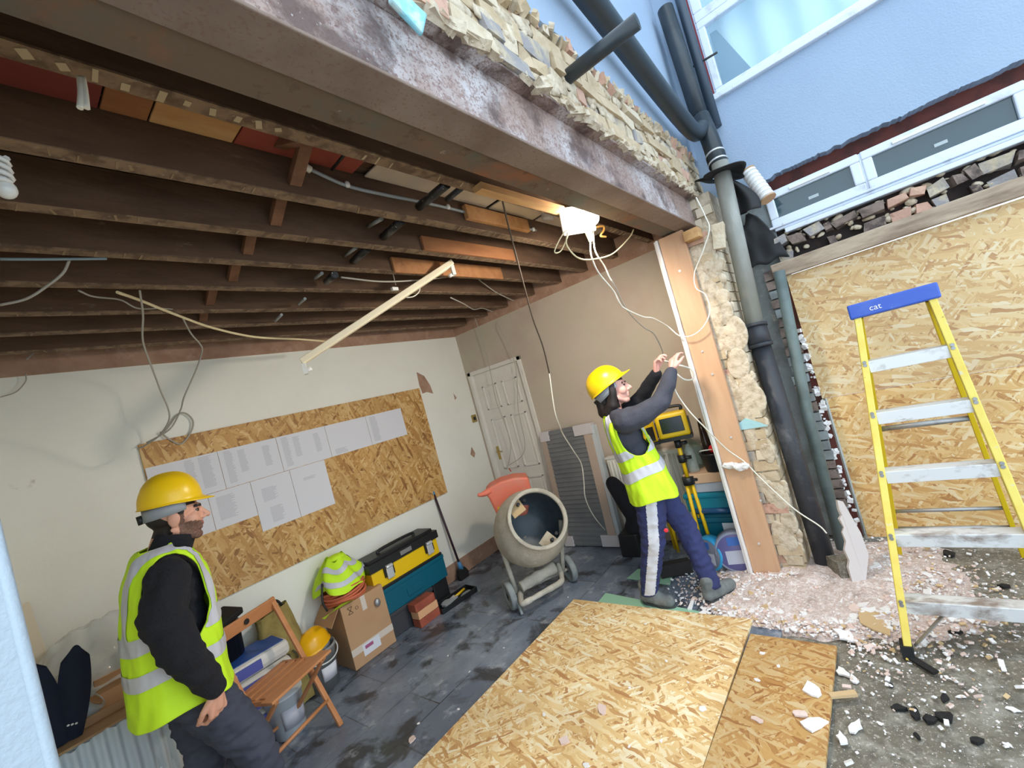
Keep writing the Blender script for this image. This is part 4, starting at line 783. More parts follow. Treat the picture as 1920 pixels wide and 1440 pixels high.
# tripod work lights (unlit)
def worklight(base,zh,yaw,lab,legs=True):
    t=thing('work_light',lab,'work light',base,yaw)
    if legs:
        for a in (0,2.1,4.2):
            q=MB(); q.tube([(.022*math.cos(a),.022*math.sin(a),zh-.42),(.045*math.cos(a),.045*math.sin(a),.0)],.014,8); obj('leg',q,m_yel2,t,local=True)
        q=MB(); q.cyl((0,0,zh-.45),(0,0,zh-.08),.016,n=12); obj('mast',q,m_yel2,t,local=True)
        for z,r in ((zh-.44,.045),(zh-.26,.032),(zh-.14,.026)):
            q=MB(); q.cyl((0,0,z-.03),(0,0,z+.03),r,n=14); q.tube([(0,0,z),(.0,-.07,z)],.014,8); obj('clamp',q,m_black,t,local=True)
    q=MB(); q.box(-.06,.055,-.12,.12,zh-.08,zh+.12); hd=obj('lamp_head',q,m_yel2,t,local=True,bevel=.02)
    q=MB(); q.box(-.066,-.058,-.085,.085,zh-.035,zh+.085); obj('lens',q,mat('dark_lens',S(36,44,46),.15),hd,local=True,bevel=.004)
    q=MB(); q.box(-.07,.06,-.128,.128,zh-.10,zh-.072); q.box(-.03,.03,-.13,-.118,zh-.06,zh+.06); q.box(-.03,.03,.118,.13,zh-.06,zh+.06); q.tube(smoothpath([(0,-.09,zh+.115),(0,-.08,zh+.155),(0,.08,zh+.155),(0,.09,zh+.115)]),.013,8); obj('bumper',q,m_black,hd,local=True)
a=P(1262,800,0,3.42); worklight((3.42,a.y,0),a.z,.25,'yellow tripod work light standing unlit before the white radiator')
a=P(1212,812,0,3.62); worklight((3.62,a.y,0),a.z,-.9,'second yellow work light half hidden behind the person with the cable')
# teal case stack by the post
q=MB(); q.box(3.44,3.74,.965,1.33,.001,.37); q.box(3.43,3.745,.955,1.34,.30,.345); lo=obj('tool_case',q,m_teal2,label='lower dark teal tool case on the floor behind the cable reels',cat='case',bevel=.012)
q=MB(); q.box(3.432,3.438,1.03,1.12,.24,.30); obj('case_label',q,m_paper,lo)
q=MB(); q.box(3.42,3.75,.955,1.345,.40,.535); q.box(3.41,3.755,.945,1.355,.505,.545); q.box(3.44,3.73,.965,1.33,.37,.41); obj('tool_case',q,m_teal,label='upper bright teal tool case in the stack beside the post',cat='case',bevel=.012)
q=MB(); q.tube([(3.425,.98,.405),(3.425,1.30,.405)],.024,14); obj('blue_roll',q,mat('shiny_blue_roll',S(40,86,130),.25),label='shiny blue roll lying before the teal tool cases',cat='roll')
q=MB(); q.box(3.44,3.72,.96,1.30,.547,.62); obj('grey_carton',q,mat('blue_grey_carton',S(172,178,190),.7),label='pale grey carton on the upper teal tool case',cat='box',bevel=.004)
q=MB(); q.box(3.43,3.72,.955,1.315,.622,.70); q.jitter(.003,6); obj('plaster_tan_block',q,mat('tan_wood_box',S(206,170,138),.75,layers=((S(180,146,118),8,.5,.7,.6),)),label='tan wooden block tray on the grey carton, under the black pail',cat='box',bevel=.006)
bk2=Vector((3.50,1.06,.702)); pl=thing('black_pail','small black pail holding tools on the tan tray beside the post','bucket',bk2)
q=MB(); q.lathe([(.075,0),(.078,.002),(.095,.13),(.10,.132),(.10,.145),(.09,.145),(.07,.02),(.001,.02)],24,Matrix.Translation(bk2)); obj('pail_body',q,m_black,pl)
q=MB(); q.tube(smoothpath([bk2+Vector((0,.09,.14)),bk2+Vector((-.04,.07,.165)),bk2+Vector((-.04,-.05,.165)),bk2+Vector((0,-.09,.14))]),.005,6); obj('pail_handle',q,m_white,pl)
q=MB(); q.ell(bk2+Vector((-.01,-.02,.165)),(.04,.04,.035)); obj('red_tool',q,mat('red_plastic',S(220,40,44),.4),label='red capped tool standing in the black pail',cat='tool')
q=MB(); q.tube([bk2+Vector((.05,.04,.03)),bk2+Vector((.07,.05,.22)),bk2+Vector((.07,.055,.40))],[.035,.034,.014],12); obj('dark_bottle',q,mat('dark_wine_bottle',S(52,38,36),.2),label='dark bottle with a brown neck behind the black pail',cat='bottle')
b3=Vector((3.50,1.235,.702)); q=MB(); q.lathe([(.001,0),(.04,.0),(.043,.01),(.04,.06),(.043,.10),(.04,.16),(.02,.21),(.014,.225),(.014,.25),(.001,.252)],20,Matrix.Translation(b3)); obj('water_bottle',q,m_pet,label='clear plastic bottle on the tan tray left of the black pail',cat='bottle')
b4=Vector((3.63,1.26,.702)); q=MB(); q.lathe([(.001,0),(.07,0),(.085,.03),(.095,.10),(.085,.17),(.05,.215),(.022,.24),(.022,.28),(.001,.28)],24,Matrix.Translation(b4)); obj('glass_jar',q,m_bottle,label='round green glass jar behind the clear bottle',cat='jar')
# disc reels
def reel(px,r,lab,ring,facecol,yaw):
    c0=P(px[0],px[1],2,0); t=thing('cable_reel',lab,'cable reel',(c0.x+.05,c0.y,0),yaw)
    M=Matrix.Translation((0,0,r))@Matrix.Rotation(-math.pi/2+.12,4,'Y')
    q=MB(); q.lathe([(r*.93,-.05),(r,-.045),(r,.045),(r*.93,.05)],36,M); obj('drum',q,ring,t,local=True)
    q=MB(); q.lathe([(.001,.054),(r*.86,.054),(r*.9,.048)],36,M,caps=False); fc=obj('disc_face',q,facecol,t,local=True)
    q=MB(); q.box(-.3*r,.35*r,-.55*r,.5*r,.0545,.057,M@Matrix.Translation((-.25*r,0,0))); obj('label_sheet',q,mat('reel_label_%d'%px[0],S(190,192,204),.7),fc,local=True)
    q=MB(); q.box(.35*r,.75*r,-.3*r,.3*r,.0545,.057,M); obj('blue_print',q,mat('reel_blue_%d'%px[0],S(60,110,190),.5),fc,local=True)
reel((1388,1074),.145,'larger round reel with a violet face at the foot of the teal cases',mat('grey_violet_rim',S(150,156,176),.35),mat('violet_disc',S(104,100,150),.4),.25)
reel((1338,1072),.125,'smaller round reel with a bright blue rim beside the violet one',mat('sky_blue_rim',S(54,164,214),.35),mat('smoky_disc',S(120,122,134),.3),-.35)
q=MB(); c0=P(1265,1082,2,0); q.obox(c0+Vector((.05,0,.05)),(.11,.24,.09),(0,.1,.5)); q.jitter(.004,9); obj('black_block',q,mat('sooty_block',S(44,40,38),.9,bump=.4),label='black block on the floor between the legs of the person with the cable',cat='block',bevel=.004)
# broken slab leaning in the corner
q=MB(); p0=P(1612,1104,2,0); q.prism([(-.05,0),(.03,.0),(.115,.16),(.125,.30),(.09,.52),(.06,.54),(.045,.48),(.05,.44),(.03,.42),(.035,.36),(.01,.33),(.012,.27),(-.02,.22),(-.015,.15),(-.04,.11)],.022,face((p0.x+.06,p0.y,.005),(.55,-.83,0),(.25,.12,.96))@Matrix.Scale(.9,4)); q.jitter(.006,25); obj('broken_slab',q,[mat('grey_plasterboard',S(206,196,192),.8)],label='broken slab of plasterboard standing on edge before the pipes',cat='slab')
q=MB(); q.obox((3.28,.40,.05),(.16,.14,.12),(.1,.1,.5)); q.jitter(.012,12); obj('concrete_lump',q,m_conc,label='grey concrete lump on the floor at the foot of the black pipe',cat='lump')
# ================================================================ work lamp hanging from the beam, and cables
LP=P(1085,412,1,1.03)
t=thing('lit_work_lamp','glaring lit lamp with dangling cables under the old beam','lamp',(LP.x,LP.y,LP.z-.06))
m_glow=mat('lit_bulb',(1,.93,.80),.5,emit=30); m_glow2=mat('lit_fitting',(1,.86,.62),.5,emit=3)
Ml_=face(LP,(.60,-.72,-.1),(.1,-.05,1)); q=MB(); q.box(-.10,.09,-.075,.085,-.02,.0,Ml_); obj('back_plate',q,m_white,t,bevel=.01)
for d,h_ in ((-.045,.02),(.005,-.025),(.05,.03),(.07,-.02)):
    q=MB(); q.ell(Ml_@Vector((d,h_,.035)),(.034,.034,.036)); obj('bulb',q,m_glow,t)
q=MB(); q.cyl(LP+Vector((.03,-.02,-.05)),LP+Vector((.04,-.02,-.13)),.022,.014,12); obj('lamp_holder',q,m_cabley,t)
ld=bpy.data.lights.new('lamp_glow','SPOT'); ld.energy=LAMP_W; ld.color=(1,.88,.72); ld.shadow_soft_size=.09; ld.spot_size=math.radians(168); ld.spot_blend=.5
lo_=bpy.data.objects.new('lamp_glow',ld); COL.objects.link(lo_); lo_.parent=t; lo_.location=Vector((.02,-.02,-.06)); lo_.rotation_euler=Vector((.25,.62,-.75)).to_track_quat('-Z','Y').to_euler()
def cable(pts,r,m,lab,name='cable',cat='cable',group=None):
    q=MB(); q.tube(smoothpath(pts,7),r,7); return obj(name,q,m,label=lab,cat=cat,group=group)
def pl(uv,y0,y1): 
    n=len(uv); return [P(u,v,1,y0+(y1-y0)*i/max(1,n-1)) for i,(u,v) in enumerate(uv)]
cable(pl([(1093,430),(1062,432),(1040,470),(1052,470),(1066,440)],1.0,1.0),.003,m_cabley,'small loop of cream cable left of the lit lamp')
cable(pl([(1064,436),(1063,460),(1085,484),(1115,486),(1150,475),(1180,445),(1188,430)],1.0,.95),.0038,m_cabley,'cream cable swagged from the lit lamp up to the old beam')
cable(pl([(1110,430),(1107,465),(1112,490),(1125,515),(1150,545),(1163,570),(1174,580),(1205,594),(1225,597)],1.0,1.0)+[P(u,v,0,3.12) for u,v in [(1252,612),(1275,630),(1300,628),(1322,608),(1331,580),(1322,552),(1305,540),(1302,512),(1318,470),(1330,430),(1322,405),(1305,370)]],.0042,m_cable,'long white cable from the lit lamp looping across the timber post to the brickwork')
cable(pl([(1112,430),(1116,470),(1134,500),(1143,520),(1152,535)],1.0,1.0)+pl([(1175,580),(1205,612),(1225,625),(1238,648),(1246,672)],1.05,1.16),.004,m_cableg,'thin cable from the lit lamp down to the raised hands')
cable(pl([(1112,428),(1130,424),(1132,432),(1126,442),(1136,444)],1.0,1.0),.006,mat('amber_cable',S(224,168,84),.5),'short amber cable end beside the lit lamp')
cable([P(935,345,1,1.15)]+pl([(950,410),(968,480),(985,545),(1000,600),(1018,650),(1030,700)],1.3,1.9),.005,m_cabled,'dark frayed drop cable hanging through the room beside the door',)
cable(pl([(1030,700),(1040,770),(1050,800),(1056,815),(1075,845),(1090,870),(1095,905),(1098,935),(1115,970),(1145,1005)],1.9,2.3),.005,m_cable,'white lower length of the drop cable lying over the packed radiator')
for pts,l in (([(888,588),(905,640),(918,690),(930,750),(945,790),(957,830),(955,862),(950,880)],'left thin cable hanging in front of the white door'),([(937,598),(936,612),(950,640),(965,680),(970,720),(972,770),(984,830),(978,855),(955,872)],'right thin cable hanging in front of the white door')):
    cable([P(u,v,0,3.70) for u,v in pts],.004,m_cableg,l)
q=MB(); a=P(954,878,0,3.70); q.tube([a,a+Vector((0,-.02,-.04))],.006,6); obj('red_connector',q,mat('red_connector',S(214,60,50),.5),label='small red connector at the end of the cable by the door',cat='connector')
# cables at the left over the notice board wall
cable(pl([(262,545),(268,590),(268,640),(285,690),(300,730),(318,780),(300,815),(272,835),(258,842)],2.43,3.55),.0045,m_cableg,'thin cable hanging down to the left corner of the notice board')
cable(pl([(342,595),(358,625),(378,650),(376,670),(365,700),(345,745),(338,770),(318,805),(275,830)],2.8,3.6),.0045,m_cableg,'second thin cable hanging to the notice board corner')
cable([P(u,v,1,3.674) for u,v in [(300,810),(320,825),(340,832),(358,810),(362,790),(350,776),(335,776),(320,795),(305,815)]],.0055,m_cableg,'loop of grey cable over the top edge of the notice board')
cable(pl([(220,548),(260,562),(330,590),(400,615),(480,632),(560,636),(610,640)],2.43,3.2),.007,m_cabley,'thick cream cable running under the joists to the tube light')
cable(pl([(148,545),(175,556),(225,562),(258,578),(300,578),(325,580)],2.43,2.8),.004,m_cableg,'loose grey cable bunch under the fifth joist')
cable(pl([(0,572),(50,560),(90,535),(118,512),(130,488)],2.2,2.1),.0045,m_cableg,'grey cable drooping at the left end of the joists')
cable(pl([(0,486),(100,486),(200,485)],2.08,2.08),.005,mat('pale_blue_cable',S(130,150,160),.5),'pale blue cable clipped along the fourth joist')
cable([P(u,v,1,3.62) for u,v in [(50,674),(70,655),(90,634)]],.004,m_cableg,'short cable end by the top of the white wall at left')
cable([P(u,v,1,3.66) for u,v in [(0,745),(30,735),(48,715),(48,700)]],.003,m_cableg,'thin cable loop low on the white wall at left')
cable(pl([(640,520),(720,528),(800,524),(880,516),(905,530),(930,548),(965,565)],2.0,2.5),.005,m_cableg,'grey cable drooping between the joists behind the tube light')
cable(pl([(845,558),(870,570),(888,580),(905,578),(925,585)],2.4,2.9),.005,m_cableg,'short pale cable under the joists near the door corner')
cable(pl([(150,145),(152,175),(150,203)],1.14,1.14),.006,m_cable,'pair of short white wires poking down beside the first joist'); cable(pl([(155,145),(160,175),(163,203)],1.14,1.14),.006,m_cable,'short white wire poking down beside the first joist, right one')
cable(pl([(1256,693),(1265,730),(1290,768),(1320,800),(1360,840),(1385,858)],1.05,.80)+[P(u,v,0,3.17) for u,v in [(1398,868),(1440,910),(1490,955),(1535,985),(1550,1000)]],.0045,m_cable,'white cable from the raised hands past the post to the black pipe')
# small spiral bulb at the far left edge
q=MB(); c0=P(2,318,1,1.30); q.tube([c0+Vector((-.005+.018*math.cos(i*.7),.018*math.sin(i*.7),.03-.0018*i)) for i in range(36)],.006,6); q.ell(c0+Vector((0,0,-.045)),(.018,.018,.02)); obj('spiral_bulb',q,m_white,label='white spiral bulb at the left edge under the joists',cat='bulb')
# grey water pipe with clips along the joists
q=MB(); a=P(573,312,1,1.44); pts=[P(585,262,1,1.43),P(568,305,1,1.44)]; q.tube([P(588,270,1,1.40),P(568,305,1,1.44)],.008,10); q.tube(smoothpath([P(582,318,1,1.45),P(650,348,1,1.455),P(720,365,1,1.456),P(800,381,1,1.456),P(880,400,1,1.456),P(950,421,1,1.456),P(1005,432,1,1.456)],6),.0075,10)
wpp=obj('water_pipe',q,mat('grey_plastic_pipe',S(150,158,164),.4),label='grey plastic water pipe clipped along the second joist',cat='pipe')
q=MB(); q.cyl(P(563,296,1,1.44),P(572,314,1,1.445),.014,n=12); q.cyl(P(566,308,1,1.445),P(582,319,1,1.45),.014,n=12); obj('elbow_fitting',q,m_white,wpp)
for u,v in ((651,346),(840,388),(1000,430)):
    q=MB(); c0=P(u,v,1,1.452); q.ell(c0,(.012,.012,.014)); obj('pipe_clip',q,m_white,wpp)
# black pipe stubs through the joists
for (u0,v0,u1,v1,y0,y1,r,l) in ((838,345,785,388,1.20,1.44,.02,'black pipe stub with paint spots crossing the first joist gap'),(868,350,838,374,1.20,1.35,.014,'thinner black pipe beside the spotted stub'),(752,415,718,444,1.54,1.76,.02,'black pipe stub in the second joist gap'),(690,465,662,490,1.86,2.06,.02,'black pipe stub in the third joist gap'),(628,515,612,528,2.15,2.35,.02,'black pipe stub in the fourth joist gap')):
    q=MB(); q.tube([P(u0,v0,1,y0),P(u1,v1,1,y1)],r,14); obj('pipe_stub',q,m_bpipe if r<.018 else mat('spotted_black_pipe',S(34,34,34),.4,layers=((S(220,210,190),60,.66,.69,.9),)),label=l,cat='pipe')
for (u0,v0,u1,v1,y,l) in ((716,410,690,425,1.6,'second'),(668,464,646,480,1.9,'third'),(604,512,590,522,2.2,'fourth'),(572,560,560,570,2.55,'fifth'),(528,590,516,602,2.85,'sixth')):
    q=MB(); q.tube([P(u0,v0,1,y),P(u1,v1,1,y+.18)],.009,10); obj('copper_pipe_end',q,mat('grey_pipe_end',S(150,156,160),.4),label='thin grey pipe end in the '+l+' joist gap',cat='pipe',group='thin pipe ends between joists')
q=MB(); q.tube([P(650,285,1,1.25),P(622,318,1,1.44)],.006,8); obj('thin_rod',q,m_black,label='thin black rod across the pale ceiling strip',cat='rod')
# downlight
c0=P(1027,412,2,2.70); q=MB(); q.lathe([(.001,.0),(.036,.0),(.04,.01),(.04,.035),(.03,.06),(.02,.09),(.001,.095)],20,Matrix.Translation(c0)@Matrix.Rotation(.3,4,'X')); obj('downlight',q,mat('grey_downlight',S(196,192,192),.4),label='grey round downlight among the joists left of the lit lamp',cat='light fitting')
# fluorescent batten
A=P(565,678,1,2.55); B=P(848,492,1,1.95)
tl=thing('tube_light','cream fluorescent tube fitting hanging askew under the joists','tube light',(A+B)/2)
q=MB(); q.bar(A,B,.052,.035,up=(0,0,1)); q.bar(A+Vector((0,0,-.018)),B+Vector((0,0,-.018)),.036,.012,up=(0,0,1)); obj('batten',q,mat('cream_enamel',S(240,228,200),.4),tl,bevel=.004)
for p,s in ((A,1),(B,-1)):
    d=(B-A).normalized()*s; q=MB(); q.bar(p+d*.01+Vector((0,0,-.02)),p+d*.01+Vector((0,0,-.085)),.04,.022,up=d); q.tube([p+d*.015+Vector((0,0,-.07)),p+d*.05+Vector((0,0,-.07))],.013,10); obj('lamp_holder',q,m_white,tl)
cable(pl([(727,470),(735,505),(742,535)],2.1,2.2),.003,m_cableg,'thin cord holding up the tube light'); q=MB(); c0=P(740,542,1,2.18); q.obox(c0,(.045,.02,.02)); obj('connector_block',q,m_white,label='white connector block beside the tube light',cat='connector')
cable(pl([(788,538),(785,548),(775,556),(762,558)],2.12,2.2),.004,m_cable,'short white cable loop at the tube light')
# ================================================================ people
def cap(q,p0,p1,r0,r1=None,n=14):
    r1=r0 if r1 is None else r1; q.ell(p0,(r0,)*3,None,n,10); q.ell(p1,(r1,)*3,None,n,10)
    p0=Vector(p0);p1=Vector(p1)
    if (p1-p0).length>1e-4: q.tube([p0,p1],[r0,r1],n)
def chain(q,pts,rs):
    for i in range(len(pts)-1): cap(q,pts[i],pts[i+1],rs[i],rs[i+1])
def remesh(q,vox,it=4,amp=0,freq=20,aniso=(1,1,1)):
    me=bpy.data.meshes.new('tmp'); me.from_pydata(q.v,[],q.f); o=bpy.data.objects.new('tmp',me); COL.objects.link(o)
    # make all pieces face outwards
    import bmesh
    bm=bmesh.new(); bm.from_mesh(me); bmesh.ops.recalc_face_normals(bm,faces=bm.faces); bm.to_mesh(me); bm.free()
    m=o.modifiers.new('r','REMESH'); m.mode='VOXEL'; m.voxel_size=vox; m.use_smooth_shade=True
    s=o.modifiers.new('s','SMOOTH'); s.factor=.5; s.iterations=it
    dg=bpy.context.evaluated_depsgraph_get(); e=o.evaluated_get(dg); me2=e.to_mesh()
    r=MB(); A=Vector(aniso)
    vs=[v.co+v.normal*(amp*noise.noise(Vector((v.co.x*A.x,v.co.y*A.y,v.co.z*A.z))*freq) if amp else 0) for v in me2.vertices]
    r.add(vs,[list(p.vertices) for p in me2.polygons],True)
    e.to_mesh_clear(); bpy.data.objects.remove(o); bpy.data.meshes.remove(me); return r
def recolor(r,fn):
    for i,f in enumerate(r.f):
        c=sum((r.v[k] for k in f),Vector())/len(f); r.m[i]=fn(c)
def carve(r,fn,lift=.003):
    "takes the faces that pass fn out of r into a mesh of their own"
    q=MB(); mp={}; keep=[]
    for i,f in enumerate(r.f):
        c=sum((r.v[k] for k in f),Vector())/len(f)
        if fn(c):
            n=(r.v[f[1]]-r.v[f[0]]).cross(r.v[f[2]]-r.v[f[0]]).normalized()*lift; ids=[]
            for k in f:
                if k not in mp: mp[k]=len(q.v); q.v.append(r.v[k]+n)
                ids.append(mp[k])
            q.f.append(ids);q.m.append(0);q.s.append(True)
    return q
def headshape(q,M):
    R3=M.to_3x3(); E=lambda c,r:q.ell(M@Vector(c),r,R3,18,12); Cp=lambda a,b,r0,r1=None:cap(q,M@Vector(a),M@Vector(b),r0,r1)
    E((-.012,0,.030),(.097,.076,.094)); E((.03,0,-.045),(.060,.056,.074)); E((.066,0,-.102),(.024,.028,.020)); E((.066,0,-.018),(.030,.034,.040))
    for s in (-1,1):
        Cp((-.015,s*.050,-.055),(.058,s*.022,-.102),.020,.018); Cp((.080,s*.040,.024),(.088,s*.010,.022),.012); E((.052,s*.036,-.028),(.034,.028,.034))
        E((.098,s*.011,-.033),(.011,.008,.008)); E((-.008,s*.079,-.012),(.022,.009,.034)); E((-.002,s*.085,-.008),(.018,.006,.026)); E((.072,s*.032,.002),(.016,.015,.012))
    Cp((.088,0,.012),(.116,0,-.026),.010,.013); Cp((.086,-.018,-.060),(.086,.018,-.060),.009); Cp((.094,-.006,-.059),(.094,.006,-.059),.006); Cp((.084,-.016,-.074),(.084,.016,-.074),.009); E((.085,0,-.045),(.012,.012,.012))
def hand(q,w,d,n,side,curl,sc=1.0,spread=.0):
    w=Vector(w);d=Vector(d).normalized();n=Vector(n);n=(n-d*n.dot(d)).normalized();t=d.cross(n)*side
    ks=[]
    for i,(o,L) in enumerate(zip((.031,.0105,-.010,-.030),(.074,.083,.077,.060))):
        kn=w+d*(.088-abs(i-1)*.004)*sc+t*o*sc; cap(q,w+d*.012*sc+t*o*.55*sc,kn,.0135*sc,.0105*sc)
        p=kn; a=0
        for fr,r0,r1 in ((.45,.0095,.0088),(.31,.0088,.0080),(.24,.0080,.0068)):
            a+=curl*(.8+.14*i); dd=(d*math.cos(a)+n*math.sin(a)+t*spread*o*8).normalized(); p2=p+dd*L*fr*sc; cap(q,p,p2,r0*sc,r1*sc,10); p=p2
    cap(q,w+d*.02*sc,w+d*.06*sc,.024*sc,.022*sc)
    b=w+d*.025*sc+t*.026*sc; p1=b+(t*.55+d*.75+n*.35).normalized()*.042*sc; p2=p1+(d*.9+n*.5+t*.05).normalized()*.032*sc; p3=p2+(d*.8+n*.7-t*.2).normalized()*.024*sc
    cap(q,b,p1,.015*sc,.0115*sc,10); cap(q,p1,p2,.0115*sc,.0098*sc,10); cap(q,p2,p3,.0098*sc,.008*sc,10)
def helmet(parent,M,m,name='hard_hat',label=None,top=False,**kw):
    def sh(u,v):
        a=2*math.pi*u; fr=max(0,math.cos(a)); 
        if v<.12:
            t=1-v/.12; ext=1+.05*t+t*.34*fr**2.2; return M@Vector((.140*math.cos(a)*ext,.113*math.sin(a)*(1+.05*t+.10*t*fr),-.004*t-.012*t*fr))
        th=(v-.12)/.88*math.pi/2; r=math.cos(th)**.85; y=.113*r*math.sin(a); x=.140*r*math.cos(a)
        return M@Vector((x,y,.005+.128*math.sin(th)+.008*math.exp(-(y/.022)**2)*math.sin(th)*(1 if x>-.12 else 0)))
    q=MB(); q.grid(sh,64,26,wrap=True)
    if top: h=obj(name,q,m,None,solid=.004,label=label,**kw)
    else: h=obj(name,q,m,parent,local=True,solid=.004,label=label)
    q=MB(); q.grid(lambda u,v:M@Vector((.122*math.cos(math.pi*(.35+1.3*u)),.098*math.sin(math.pi*(.35+1.3*u)),.012-.055*v-.02*math.sin(math.pi*u))),30,3); obj('harness_band',q,mat('grey_harness',S(150,156,164),.5),h,local=not top,solid=.003)
    if not top:
        q=MB(); q.cyl(M@Vector((-.118,0,-.045)),M@Vector((-.145,0,-.048)),.02,n=14); obj('ratchet_knob',q,m_black,h,local=True)
    return h
def vest(parent,rings,arm,vneck,bands,shx,m=m_hivis,nu=190,nv=130,ex=2.5,nrm=None):
    """rings: (z,cx,rx,ry) from hem to neck"""
    def rg(v):
        f=v*(len(rings)-1); i=min(int(f),len(rings)-2); t=f-i; g=lambda k:rings[max(0,min(len(rings)-1,k))]
        a,b,c,d=g(i-1),g(i),g(i+1),g(i+2); return [.5*(2*b[j]+(c[j]-a[j])*t+(2*a[j]-5*b[j]+4*c[j]-d[j])*t*t+(3*b[j]-a[j]-3*c[j]+d[j])*t**3) for j in range(4)]
    def pos(u,v):
        z,cx,rx,ry=rg(v); a=2*math.pi*u; ca,sa=math.cos(a),math.sin(a); e=2/ex
        x=cx+rx*math.copysign(abs(ca)**e,ca); y=ry*math.copysign(abs(sa)**e,sa)
        w=.010*noise.noise(Vector((a*1.7,z*4,3)))+.008*noise.noise(Vector((math.cos(a)*5,math.sin(a)*5,z*9)))
        return Vector((x*(1)+ca*w,y+sa*w,z+.012*math.sin(a*3)*(1-v)+bands[2]*(x-cx)*(1-v)*min(1,v*4+.2)))
    q=MB(); b=MB()
    vs=[[pos(i/nu,j/(nv-1)) for j in range(nv)] for i in range(nu)]
    def em(mb,i,j,l):
        i2=(i+1)%nu; c=Vector((rg((j+.5)/(nv-1))[1],0,0))
        P4=[vs[i][j],vs[i2][j],vs[i2][j+1],vs[i][j+1]]
        mb.add([p+Vector((p.x-c.x,p.y,0)).normalized()*l for p in P4],[(0,1,2,3)],True)
    for i in range(nu):
        for j in range(nv-1):
            p=(vs[i][j]+vs[(i+1)%nu][j+1])/2
            if ((p.x-arm[0])/arm[2])**2+((p.z-arm[1])/arm[3])**2<1 and abs(p.y)>arm[4]: continue
            if p.x>vneck[0] and p.z>vneck[1]+abs(p.y)*vneck[2]: continue
            zr=rg((j+.5)/(nv-1))[0]; isb=any(z0<zr<z1 for z0,z1 in bands[:2]) or (abs(abs(p.y)-shx)<.026 and zr>bands[0][1])
            em(q,i,j,0)
            if isb: em(b,i,j,.0035)
    # weld
    def weld(mb):
        mp={};ids=[];nv_=[]
        for p in mb.v:
            k=(round(p.x,4),round(p.y,4),round(p.z,4))
            if k not in mp: mp[k]=len(nv_); nv_.append(p)
            ids.append(mp[k])
        mb.v=nv_; mb.f=[[ids[k] for k in f] for f in mb.f]
        ec={}
        for f in mb.f:
            for k in range(len(f)):
                e=tuple(sorted((f[k],f[(k+1)%len(f)]))); ec[e]=ec.get(e,0)+1
        nb={}
        for (a,b2),c in ec.items():
            if c==1: nb.setdefault(a,[]).append(b2); nb.setdefault(b2,[]).append(a)
        for it in range(10):
            new={a:mb.v[a]*.4+sum((mb.v[k] for k in l),Vector())*(.6/len(l)) for a,l in nb.items() if len(l)==2}
            for a,p in new.items(): mb.v[a]=p
    weld(q); weld(b)
    o=obj('hi_vis_vest',q,m,parent,local=True,solid=.006); obj('reflective_tape',b,m_refl,o,local=True)
    return o
def boot(parent,heel,toe,zb=.0,zt=.0,m=m_boot,lab='shoe'):
    h=Vector((heel[0],heel[1],0)); t=Vector((toe[0],toe[1],0)); d=(t-h).normalized(); z=Vector((0,0,1)); n=d.cross(z)
    q=MB(); L=(t-h).length; A=lambda f,s,zz:h+d*(L*f)+n*s+z*(zz+zb)
    cap(q,A(.13,0,.055),A(.5,0,.055),.042,.045); cap(q,A(.5,0,.05),A(.84,.0,.045),.046,.042); cap(q,A(.16,0,.06),A(.18,0,.135),.042,.046); cap(q,A(.3,0,.11),A(.62,0,.06),.035,.035); cap(q,A(.5,-.012,.03),A(.8,-.008,.03),.038,.036)
    s=remesh(q,.006,5,.003,40); s.v=[Vector((p.x,p.y,max(p.z,.012+zb))) for p in s.v]; o=obj(lab,s,m,parent,local=True)
    q=MB(); pl_=[(-.02*0,0)]; 
    poly=[]
    for i in range(28):
        a=2*math.pi*i/28; f=.5+.52*math.cos(a); wd=.046*math.sin(a)*(1-.18*(abs(f-.42)<.16)); poly.append((f*L,wd))
    M=Matrix(((d.x,n.x,0,h.x),(d.y,n.y,0,h.y),(0,0,1,zb+.001),(0,0,0,1))); q.prism(poly,.022,M); obj('sole',q,m_sole,o,local=True)
    q=MB()
    for k in range(4): 
        f=.36+.07*k; q.tube([A(f,-.03,.105-.014*k),A(f+.01,0,.135-.018*k),A(f,.03,.105-.014*k)],.004,6)
    obj('laces',q,m_dkgreen,o,local=True)
# ---------------------------------------------------------------- standing man at left
man=thing('person','man in yellow helmet, hi-vis vest and black fleece standing in profile at left','person',(.469,2.557,0),math.atan2(-.1805,.9836))
HM=Matrix.Translation((.062,0,1.558))@Matrix.Rotation(math.radians(4),4,'Y')@Matrix.Scale(1.04,4)
q=MB(); headshape(q,HM)
cap(q,(.03,0,1.50),(-.015,0,1.40),.057,.062)
for c,r in (((-.06,0,.93),(.105,.15,.11)),((-.045,0,1.08),(.11,.14,.16)),((-.03,0,1.26),(.11,.16,.16))): q.ell(c,r)
for s in (-1,1): cap(q,(-.01,s*.06,1.37),(-.01,s*.17,1.335),.045)
RA=[(-.01,-.20,1.35),(-.035,-.275,1.07),(.045,-.265,.845)]; LA=[(-.01,.20,1.35),(-.05,.26,1.07),(.05,.25,.86)]
for A_ in (RA,LA): chain(q,A_,[.048,.038,.027])
hand(q,RA[2],(-.10,.12,-1),(-.6,.75,.1),-1,.98,1.05); hand(q,LA[2],(.0,-.1,-1),(-.3,-.9,.1),1,.55,1.05)
RL=[(-.05,-.09,.90),(.125,-.10,.50),(.15,-.12,.09)]; LL=[(-.05,.09,.90),(-.03,.10,.49),(-.15,.11,.09)]
for L_ in (RL,LL): chain(q,L_,[.080,.056,.038])
body=remesh(q,.0045,3)
inv=HM.inverted()
